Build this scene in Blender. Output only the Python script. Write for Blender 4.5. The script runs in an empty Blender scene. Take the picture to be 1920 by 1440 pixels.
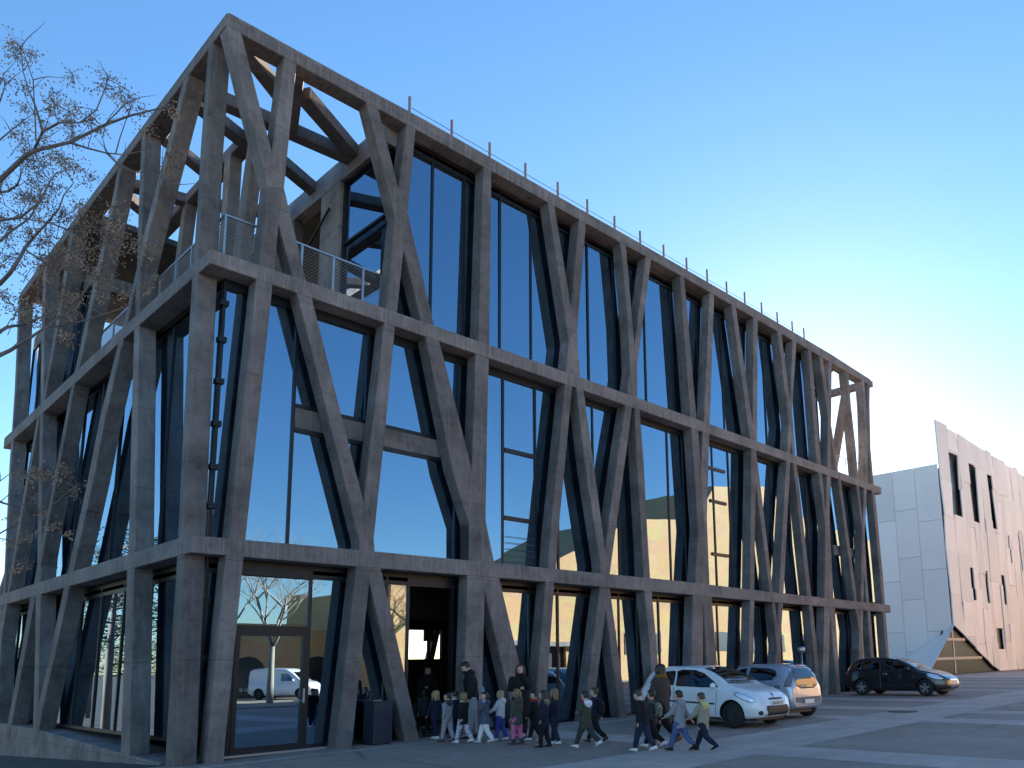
import bpy, bmesh, math, random
import numpy as np
from mathutils import Vector, Matrix
from mathutils.bvhtree import BVHTree
R = math.radians
sc = bpy.context.scene
COL = sc.collection

# ------------------------------------------------------------------ camera
F_PX, CX, CY = 1467.2709, 1157.317, 1000.377          # photo pixels, 1920 x 1440
YAW, PITCH, ROLL = 0.83927, 0.16291, -0.02197
CAM = np.array([-5.4716, -15.73885, 1.70223])
FW = np.array([math.sin(YAW)*math.cos(PITCH), math.cos(YAW)*math.cos(PITCH), math.sin(PITCH)])
_r = np.array([math.cos(YAW), -math.sin(YAW), 0.0]); _u = np.cross(_r, FW)
RT = math.cos(ROLL)*_r + math.sin(ROLL)*_u
UP = -math.sin(ROLL)*_r + math.cos(ROLL)*_u
cam = bpy.data.cameras.new('camera'); camo = bpy.data.objects.new('camera', cam); COL.objects.link(camo)
cam.sensor_fit = 'HORIZONTAL'; cam.sensor_width = 36.0; cam.lens = F_PX/1920*36
cam.shift_x = (960-CX)/1920; cam.shift_y = (CY-720)/1920
cam.clip_start = 0.1; cam.clip_end = 6000
camo.matrix_world = Matrix(((RT[0], UP[0], -FW[0], CAM[0]), (RT[1], UP[1], -FW[1], CAM[1]), (RT[2], UP[2], -FW[2], CAM[2]), (0, 0, 0, 1)))
sc.camera = camo

# ------------------------------------------------------------------ sky, sun, exposure
SUN_AZ, SUN_EL = R(62), R(16)                          # azimuth from +Y towards +X
w = bpy.data.worlds.new('World'); sc.world = w; w.use_nodes = True
nt = w.node_tree; nt.nodes.clear()
sky = nt.nodes.new('ShaderNodeTexSky'); sky.sky_type = 'NISHITA'; sky.sun_disc = False
sky.sun_elevation = SUN_EL; sky.sun_rotation = SUN_AZ
sky.altitude = 200; sky.air_density = 1.0; sky.dust_density = 0.12; sky.ozone_density = 2.5
bg = nt.nodes.new('ShaderNodeBackground'); bg.inputs[1].default_value = 0.05
wo = nt.nodes.new('ShaderNodeOutputWorld')
hs = nt.nodes.new('ShaderNodeHueSaturation'); hs.inputs['Saturation'].default_value = 1.16
nt.links.new(sky.outputs[0], hs.inputs['Color']); nt.links.new(hs.outputs[0], bg.inputs[0]); nt.links.new(bg.outputs[0], wo.inputs[0])
sl = bpy.data.lights.new('sun', 'SUN'); sl.energy = 5.0; sl.angle = R(0.53); sl.color = (1.0, 0.85, 0.68)
so = bpy.data.objects.new('sun', sl); COL.objects.link(so)
sd = Vector((math.sin(SUN_AZ)*math.cos(SUN_EL), math.cos(SUN_AZ)*math.cos(SUN_EL), math.sin(SUN_EL)))
so.rotation_euler = sd.to_track_quat('Z', 'Y').to_euler(); so.location = (0, 0, 60)
vs = sc.view_settings; vs.view_transform = 'Standard'; vs.look = 'None'; vs.exposure = 2.62; vs.gamma = 1.0
vs.use_curve_mapping = False

# ------------------------------------------------------------------ pixel helpers
def ray(u, v): return FW + (u-CX)/F_PX*RT - (v-CY)/F_PX*UP
def on_plane(u, v, ax, val):
    d = ray(u, v); return CAM + (val-CAM[ax])/d[ax]*d
def at_depth(u, v, dep): return CAM + ray(u, v)*dep
def sstep(a, b, x):
    t = min(max((x-a)/(b-a), 0), 1); return t*t*(3-2*t)
def gz(x, y):
    z = 0.0063*min(max(x, 0), 45)
    if y > 0.4 and x < 3: z -= 0.046*min(y-0.4, 40)*(1-sstep(0.5, 3, x))
    return z
def on_ground(u, v):
    z = 0.0
    for _ in range(20):
        q = on_plane(u, v, 2, z); z = gz(q[0], q[1])
    return q

# ------------------------------------------------------------------ mesh helpers
def link(name, me, mat=None, parent=None, smooth=False):
    o = bpy.data.objects.new(name, me); COL.objects.link(o)
    if mat is not None:
        for m in (mat if isinstance(mat, (list, tuple)) else [mat]): me.materials.append(m)
    if parent is not None: o.parent = parent
    if smooth:
        for p in me.polygons: p.use_smooth = True
    return o
def tag(o, label=None, cat=None, group=None, kind=None):
    if label: o['label'] = label
    if cat: o['category'] = cat
    if group: o['group'] = group
    if kind: o['kind'] = kind
    return o
def empty(name, loc=(0, 0, 0), rz=0, label=None, cat=None, group=None):
    o = bpy.data.objects.new(name, None); COL.objects.link(o)
    o.location = loc; o.rotation_euler = (0, 0, rz); o.empty_display_size = 0.2
    return tag(o, label, cat, group)
class MB:
    def __init__(s): s.v = []; s.f = []
    def add(s, vs, fs):
        b = len(s.v); s.v += [tuple(x) for x in vs]; s.f += [[i+b for i in f] for f in fs]; return s
    def box(s, x0, x1, y0, y1, z0, z1):
        return s.add([(x0,y0,z0),(x1,y0,z0),(x1,y1,z0),(x0,y1,z0),(x0,y0,z1),(x1,y0,z1),(x1,y1,z1),(x0,y1,z1)],
                     [(0,3,2,1),(4,5,6,7),(0,1,5,4),(1,2,6,5),(2,3,7,6),(3,0,4,7)])
    def beam(s, a, b, wd, z0, z1):                     # horizontal bar in plan
        a = np.array(a[:2], float); b = np.array(b[:2], float); d = (b-a)/np.linalg.norm(b-a); n = np.array([-d[1], d[0]])*wd/2
        p = [a-n, b-n, b+n, a+n]
        return s.add([(q[0],q[1],z0) for q in p]+[(q[0],q[1],z1) for q in p],
                     [(0,3,2,1),(4,5,6,7),(0,1,5,4),(1,2,6,5),(2,3,7,6),(3,0,4,7)])
    def bar(s, a, b, r, n=6, r2=None):
        return s.tube([a, b], [r, r if r2 is None else r2], n)
    def tube(s, pts, rad, n=6, cap=True):
        pts = [np.array(p, float) for p in pts]; base = len(s.v); k = len(pts)
        up = None
        for i, p in enumerate(pts):
            t = pts[min(i+1, k-1)]-pts[max(i-1, 0)]; t = t/(np.linalg.norm(t)+1e-9)
            if up is None:
                up = np.array([0, 0, 1.0]) if abs(t[2]) < .9 else np.array([1.0, 0, 0])
            a = np.cross(t, up); a /= np.linalg.norm(a)+1e-9; b = np.cross(a, t); up = b
            for j in range(n):
                th = 2*math.pi*j/n; s.v.append(tuple(p+rad[i]*(math.cos(th)*a+math.sin(th)*b)))
        for i in range(k-1):
            for j in range(n):
                j2 = (j+1) % n
                s.f.append([base+i*n+j, base+i*n+j2, base+(i+1)*n+j2, base+(i+1)*n+j])
        if cap:
            s.f.append([base+j for j in range(n)][::-1]); s.f.append([base+(k-1)*n+j for j in range(n)])
        return s
    def rings(s, rings, cap=True):
        b = len(s.v); n = len(rings[0])
        for r in rings: s.v += [tuple(x) for x in r]
        for i in range(len(rings)-1):
            for j in range(n):
                j2 = (j+1) % n
                s.f.append([b+i*n+j, b+i*n+j2, b+(i+1)*n+j2, b+(i+1)*n+j])
        if cap:
            s.f.append([b+j for j in range(n)][::-1]); s.f.append([b+(len(rings)-1)*n+j for j in range(n)])
        return s
    def ball(s, c, r, n=8, m=6):
        c = np.array(c, float); r = np.array(r if hasattr(r, '__len__') else (r, r, r), float)
        rg = []
        for i in range(m+1):
            ph = math.pi*(0.03+0.94*i/m)-math.pi/2
            rg.append([c+r*np.array([math.cos(ph)*math.cos(2*math.pi*j/n), math.cos(ph)*math.sin(2*math.pi*j/n), math.sin(ph)]) for j in range(n)])
        return s.rings(rg)
    def prism(s, poly, ax, a, b):                      # poly of (p,q) extruded along axis ax from a to b
        def mk(p, q, t): return {0: (t, p, q), 1: (p, t, q), 2: (p, q, t)}[ax]
        n = len(poly); base = len(s.v)
        s.v += [mk(p, q, a) for p, q in poly]+[mk(p, q, b) for p, q in poly]
        s.f.append([base+i for i in range(n)]); s.f.append([base+n+i for i in range(n)][::-1])
        for i in range(n):
            j = (i+1) % n; s.f.append([base+j, base+i, base+n+i, base+n+j])
        return s
    def mesh(s, name):
        me = bpy.data.meshes.new(name); me.from_pydata(s.v, [], s.f); me.validate(); 
        bm = bmesh.new(); bm.from_mesh(me); bmesh.ops.recalc_face_normals(bm, faces=bm.faces); bm.to_mesh(me); bm.free()
        return me
    def build(s, name, mat, parent=None, smooth=False, bevel=0):
        me = s.mesh(name)
        if bevel:
            bm = bmesh.new(); bm.from_mesh(me)
            es = [e for e in bm.edges if len(e.link_faces) == 2 and e.calc_face_angle(0) > 0.5]
            bmesh.ops.bevel(bm, geom=es, offset=bevel, segments=1, affect='EDGES', clamp_overlap=True)
            bm.to_mesh(me); bm.free()
        return link(name, me, mat, parent, smooth)

# ------------------------------------------------------------------ materials
M = {}
def newmat(name):
    m = bpy.data.materials.new(name); m.use_nodes = True; M[name] = m
    n = m.node_tree.nodes; return m, n, m.node_tree.links, n['Principled BSDF']
def coords(n, l, scale=(1, 1, 1), out='Object'):
    tc = n.new('ShaderNodeTexCoord'); mp = n.new('ShaderNodeMapping'); mp.inputs['Scale'].default_value = scale
    l.new(tc.outputs[out], mp.inputs['Vector']); return mp.outputs['Vector']
def noise(n, l, vec, scale, detail=4, rough=.55):
    t = n.new('ShaderNodeTexNoise'); t.inputs['Scale'].default_value = scale; t.inputs['Detail'].default_value = detail
    t.inputs['Roughness'].default_value = rough; l.new(vec, t.inputs['Vector']); return t.outputs['Fac']
def ramp(n, l, fac, stops):
    r = n.new('ShaderNodeValToRGB'); e = r.color_ramp.elements
    while len(e) < len(stops): e.new(.5)
    for el, (p, c) in zip(e, stops):
        el.position = p; el.color = (c, c, c, 1) if isinstance(c, (int, float)) else (*c, 1)
    l.new(fac, r.inputs[0]); return r.outputs[0]
def mix(n, l, a, b, fac, mode='MIX'):
    x = n.new('ShaderNodeMix'); x.data_type = 'RGBA'; x.blend_type = mode
    def put(v, s):
        if isinstance(v, (tuple, list)): s.default_value = (*v, 1) if len(v) == 3 else v
        elif isinstance(v, (int, float)): s.default_value = v if s.type == 'VALUE' else (v, v, v, 1)
        else: l.new(v, s)
    put(fac, x.inputs[0]); put(a, x.inputs[6]); put(b, x.inputs[7]); return x.outputs[2]
def bump(n, l, h, bs, strength=.3, dist=.02):
    b = n.new('ShaderNodeBump'); b.inputs['Strength'].default_value = strength; b.inputs['Distance'].default_value = dist
    l.new(h, b.inputs['Height']); l.new(b.outputs[0], bs.inputs['Normal'])
def plain(name, col, rough=.5, metal=0, spec=.5, var=0.0, vscale=8, coat=0, bmp=0):
    m, n, l, b = newmat(name)
    b.inputs['Base Color'].default_value = (*col, 1); b.inputs['Roughness'].default_value = rough
    b.inputs['Metallic'].default_value = metal; b.inputs['Specular IOR Level'].default_value = spec
    if coat: b.inputs['Coat Weight'].default_value = coat; b.inputs['Coat Roughness'].default_value = .04
    if var or bmp:
        v = coords(n, l); f = noise(n, l, v, vscale)
        if var: l.new(mix(n, l, tuple(c*(1-var) for c in col), tuple(min(1, c*(1+var)) for c in col), f), b.inputs['Base Color'])
        if bmp: bump(n, l, f, b, bmp, .01)
    return m
def concrete(name, col, streak=.5, dark=.5, drip=0.):
    m, n, l, b = newmat(name)
    v = coords(n, l); big = noise(n, l, v, .9, 5, .6); mid = noise(n, l, v, 5, 6, .65); fine = noise(n, l, v, 45, 3, .6)
    vv = coords(n, l, (5.5, 5.5, .35)); st = noise(n, l, vv, 1.6, 5, .7)
    c = mix(n, l, tuple(x*dark for x in col), tuple(min(1, x*1.3) for x in col), ramp(n, l, big, [(.3, 0.), (.72, 1.)]))
    c = mix(n, l, c, tuple(min(1, x*1.75) for x in col), mix(n, l, 0., ramp(n, l, st, [(.5, 0.), (.75, 1.)]), streak))
    c = mix(n, l, c, ramp(n, l, mid, [(.28, .5), (.5, 1.), (.8, 1.12)]), .6, 'MULTIPLY')
    c = mix(n, l, c, ramp(n, l, fine, [(.3, .75), (.6, 1.05)]), .7, 'MULTIPLY')
    if drip:
        dv = coords(n, l, (14, 14, .5)); dn = noise(n, l, dv, 1.0, 3, .8)
        c = mix(n, l, c, tuple(min(1, x*2.1) for x in col), mix(n, l, 0., ramp(n, l, dn, [(.52, 0.), (.60, 1.)]), drip))
        c = mix(n, l, c, tuple(x*.4 for x in col), mix(n, l, 0., ramp(n, l, dn, [(.36, 1.), (.44, 0.)]), drip))
    # day joints of the formwork, one thin dark line every 1.9 m with a little wander
    sx = n.new('ShaderNodeSeparateXYZ'); l.new(v, sx.inputs[0]); wv = n.new('ShaderNodeMath'); wv.operation = 'MULTIPLY_ADD'; wv.inputs[1].default_value = .05; l.new(mid, wv.inputs[0]); l.new(sx.outputs[2], wv.inputs[2])
    dv_ = n.new('ShaderNodeMath'); dv_.operation = 'DIVIDE'; dv_.inputs[1].default_value = 1.93; l.new(wv.outputs[0], dv_.inputs[0]); fr_ = n.new('ShaderNodeMath'); fr_.operation = 'FRACT'; l.new(dv_.outputs[0], fr_.inputs[0])
    c = mix(n, l, c, ramp(n, l, fr_.outputs[0], [(.0, .45), (.007, .5), (.012, 1.), (.9, 1.)]), .7, 'MULTIPLY')
    oi = n.new('ShaderNodeObjectInfo'); c = mix(n, l, c, ramp(n, l, oi.outputs['Random'], [(0., .78), (1., 1.18)]), 1., 'MULTIPLY')
    # blow holes
    vo = n.new('ShaderNodeTexVoronoi'); vo.inputs['Scale'].default_value = 9; l.new(v, vo.inputs['Vector'])
    hole = ramp(n, l, vo.outputs['Distance'], [(.04, 0.), (.075, 1.)])
    c = mix(n, l, c, hole, .6, 'MULTIPLY')
    l.new(c, b.inputs['Base Color']); b.inputs['Roughness'].default_value = .78; b.inputs['Specular IOR Level'].default_value = .35
    h = mix(n, l, mid, hole, .5); bump(n, l, h, b, .35, .02)
    return m
concrete('concrete', (.20, .175, .166))
concrete('concrete_beam', (.20, .175, .166), .4, .55, .28)
concrete('concrete_pale', (.27, .245, .235), .6)
concrete('concrete_dark', (.09, .083, .08), .3)
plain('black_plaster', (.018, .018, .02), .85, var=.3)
plain('black_frame', (.016, .017, .020), .4, .3)
plain('dark_floor', (.05, .048, .045), .5, var=.3)
plain('steel', (.42, .43, .45), .38, .85, var=.15)
plain('brown_post', (.30, .20, .16), .8, var=.3, vscale=20)  # brown tone with noise for the roof posts
plain('bin_metal', (.035, .042, .065), .45, .4, var=.25, vscale=14)
# architectural glass: mirror-like coat over a dark tint
def glassmat(name, fac, tint, gl=(.86, .92, 1.0), wav=.0012):
    m, n, l, b = newmat(name); n.remove(b)
    tr = n.new('ShaderNodeBsdfTransparent'); tr.inputs[0].default_value = (*tint, 1)
    g = n.new('ShaderNodeBsdfGlossy'); g.inputs['Color'].default_value = (*gl, 1); g.inputs['Roughness'].default_value = .004
    fr = n.new('ShaderNodeFresnel'); fr.inputs[0].default_value = 1.5
    ma = n.new('ShaderNodeMath'); ma.operation = 'MULTIPLY_ADD'; ma.inputs[1].default_value = 1-fac; ma.inputs[2].default_value = fac; ma.use_clamp = True
    l.new(fr.outputs[0], ma.inputs[0])
    mx = n.new('ShaderNodeMixShader'); l.new(ma.outputs[0], mx.inputs[0]); l.new(tr.outputs[0], mx.inputs[1]); l.new(g.outputs[0], mx.inputs[2])
    v = coords(n, l); f = noise(n, l, v, .55, 2); bp = n.new('ShaderNodeBump'); bp.inputs['Strength'].default_value = .5; bp.inputs['Distance'].default_value = wav
    l.new(f, bp.inputs['Height']); l.new(bp.outputs[0], g.inputs['Normal'])
    l.new(mx.outputs[0], n['Material Output'].inputs[0]); return m
glassmat('facade_glass', .44, (.34, .38, .42), (.54, .77, 1.0), .003)
glassmat('car_glass', .10, (.10, .11, .12), (1, 1, 1), .0003)
plain('triangle_dark', (.014, .015, .018), .35, spec=.12)  # opaque near-black pane, the darkness behind it put into its colour
# ground
for gname, ga, gb in (('asphalt', (.28, .21, .168), (.385, .295, .24)), ('asphalt_dark', (.055, .05, .046), (.085, .078, .072))):
  m, n, l, b = newmat(gname); v = coords(n, l)
  big = noise(n, l, v, .35, 5, .6); fine = noise(n, l, v, 90, 2, .7); mid = noise(n, l, v, 3.5, 4)
  c = mix(n, l, ga, gb, ramp(n, l, big, [(.32, 0.), (.68, 1.)]))
  c = mix(n, l, c, ramp(n, l, fine, [(.3, .6), (.7, 1.35)]), .8, 'MULTIPLY'); c = mix(n, l, c, ramp(n, l, mid, [(.3, .8), (.7, 1.1)]), .6, 'MULTIPLY')
  vc = n.new('ShaderNodeTexVoronoi'); vc.feature = 'DISTANCE_TO_EDGE'; vc.inputs['Scale'].default_value = .22; l.new(mix(n, l, v, mid, .06), vc.inputs['Vector'])
  c = mix(n, l, c, ramp(n, l, vc.outputs['Distance'], [(.0, .55), (.004, .6), (.007, 1.)]), .8, 'MULTIPLY')
  st = noise(n, l, v, 1.1, 3); c = mix(n, l, c, ramp(n, l, st, [(.66, 1.), (.74, .72)]), .8, 'MULTIPLY')
  l.new(c, b.inputs['Base Color']); b.inputs['Roughness'].default_value = .82; bump(n, l, fine, b, .35, .006)
m, n, l, b = newmat('paving'); v = coords(n, l)
vv = coords(n, l, (1, .12, 1)); st = noise(n, l, vv, 6, 4); big = noise(n, l, v, .8, 4); fine = noise(n, l, v, 60, 3)
c = mix(n, l, (.48, .375, .315), (.66, .525, .45), st); c = mix(n, l, c, ramp(n, l, big, [(.3, .78), (.7, 1.1)]), .8, 'MULTIPLY')
c = mix(n, l, c, ramp(n, l, fine, [(.3, .8), (.7, 1.1)]), .7, 'MULTIPLY')
bk = n.new('ShaderNodeTexBrick'); bk.inputs['Scale'].default_value = 1.0; bk.inputs['Mortar Size'].default_value = .008; bk.inputs['Brick Width'].default_value = 1.05; bk.inputs['Row Height'].default_value = .42; bk.inputs['Color1'].default_value = (1, 1, 1, 1); bk.inputs['Color2'].default_value = (.84, .84, .85, 1); bk.inputs['Mortar'].default_value = (.55, .55, .55, 1)
l.new(v, bk.inputs['Vector']); c = mix(n, l, c, bk.outputs['Color'], .8, 'MULTIPLY')
l.new(c, b.inputs['Base Color']); b.inputs['Roughness'].default_value = .8; bump(n, l, fine, b, .2, .004)
m, n, l, b = newmat('earth'); v = coords(n, l); f = noise(n, l, v, .05, 6); c = mix(n, l, (.30, .24, .17), (.42, .34, .25), f)
l.new(c, b.inputs['Base Color']); b.inputs['Roughness'].default_value = .95
# sandstone of the theatre opposite
m, n, l, b = newmat('sandstone'); v = coords(n, l)
f1 = noise(n, l, v, .25, 4); f2 = noise(n, l, v, 3, 4)
c = mix(n, l, (.56, .32, .13), (.66, .41, .19), f1)
vo = n.new('ShaderNodeTexVoronoi'); vo.inputs['Scale'].default_value = 1; vo.feature = 'F1'; l.new(coords(n, l, (.45, .45, .9)), vo.inputs['Vector'])
c = mix(n, l, c, vo.outputs['Color'], .10, 'OVERLAY'); c = mix(n, l, c, ramp(n, l, f2, [(.3, .85), (.7, 1.08)]), .6, 'MULTIPLY')
l.new(c, b.inputs['Base Color']); b.inputs['Roughness'].default_value = .85
plain('roof_tile', (.42, .17, .09), .85, var=.3)
plain('hill_wood', (.045, .06, .03), .95, var=.4, vscale=.02)
# white aluminium panels
m, n, l, b = newmat('white_panel'); v = coords(n, l)
f = noise(n, l, v, .5, 4); oi = n.new('ShaderNodeObjectInfo'); c = mix(n, l, (.68, .665, .655), (.85, .825, .81), oi.outputs['Random'])  # panel tones spread at random to strengthen light and dark of the folds
c = mix(n, l, c, ramp(n, l, f, [(.3, .93), (.7, 1.03)]), .7, 'MULTIPLY'); l.new(c, b.inputs['Base Color']); b.inputs['Roughness'].default_value = .55
plain('slit_black', (.02, .022, .028), .3)
# ------------------------------------------------------------------ ground
def axis(near0, near1, step, far):
    a = list(np.arange(near0, near1+.001, step)); x = near1; s = step
    while x < far: s *= 1.6; x += s; a.append(x)
    x = near0; s = step; pre = []
    while x > -far: s *= 1.6; x -= s; pre.append(x)
    return pre[::-1]+a
gx = axis(-14, 60, 1.0, 2500); gy = axis(-24, 24, 1.0, 2500)
mb = MB(); nx = len(gx)
mb.v = [(x, y, gz(x, y)-.004) for y in gy for x in gx]
mb.f = [[j*nx+i, j*nx+i+1, (j+1)*nx+i+1, (j+1)*nx+i] for j in range(len(gy)-1) for i in range(nx-1)]
tag(mb.build('ground', M['asphalt_dark']), kind='structure')
def strip(name, x0, x1, y0, y1, lift, mat='paving', n=12):
    mb = MB(); along = abs(x1-x0) > abs(y1-y0)
    pts = []
    for i in range(n+1):
        t = i/n
        a, b = ((x0+(x1-x0)*t, y0), (x0+(x1-x0)*t, y1)) if along else ((x0, y0+(y1-y0)*t), (x1, y0+(y1-y0)*t))
        pts += [(*a, gz(*a)+lift), (*b, gz(*b)+lift)]
    mb.v = pts; mb.f = [[2*i, 2*i+1, 2*i+3, 2*i+2] for i in range(n)]
    return tag(mb.build(name, M[mat]), kind='structure')
def sheet(name, x0, x1, y0, y1, lift, mat, nx_, ny_):
    mb = MB(); mb.v = [(x0+(x1-x0)*i/nx_, y0+(y1-y0)*j/ny_, gz(x0+(x1-x0)*i/nx_, y0+(y1-y0)*j/ny_)+lift) for j in range(ny_+1) for i in range(nx_+1)]
    mb.f = [[j*(nx_+1)+i, j*(nx_+1)+i+1, (j+1)*(nx_+1)+i+1, (j+1)*(nx_+1)+i] for j in range(ny_) for i in range(nx_)]
    return tag(mb.build(name, M[mat]), kind='structure')
sheet('square', -12, 70, -20.5, .5, 0, 'asphalt', 82, 21)
sheet('square', 32.5, 70, .5, 30, 0, 'asphalt', 38, 30)
strip('paving_band', -12, 70, -8.0, -5.9, .004, n=60)
for a, b_, y0, y1 in ((6.7, 8.1, -20, -8.004), (7.1, 8.3, -5.896, -.8), (14.2, 15.5, -20, -8.004), (14.3, 15.3, -5.896, -.8), (17.3, 18.5, -20, -8.004), (17.7, 18.9, -5.896, -.8),
                      (22.0, 23.3, -5.896, -.8), (25.2, 26.1, -20, -8.004), (29.6, 30.6, -5.896, -.4), (33.6, 34.5, -5.896, 3), (38, 38.9, -5.896, 3), (42, 42.9, -5.896, 3), (34, 34.9, -20, -8.004)):
    strip('paving_strip', a, b_, y0, y1, .004)
strip('pavement_edge', 0.2, 31.6, -.66, -.38, .006, n=40)
strip('pavement_edge', 0.2, 31.6, -.38, 1.2, .012, mat='asphalt', n=40)
strip('paving_band', 45, 60, -3.2, 4.2, .008, n=10)
strip('path', -60, 140, -60, -21, .02, mat='earth', n=10)

# ------------------------------------------------------------------ the concrete building
L_, D_ = 31.90, 18.4
bld = empty('exoskeleton_building', (0, 0, 0), 0, 'dark concrete building wrapped in a cage of slanting columns with blue reflecting glass', 'building')
rnd = random.Random(5)
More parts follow.
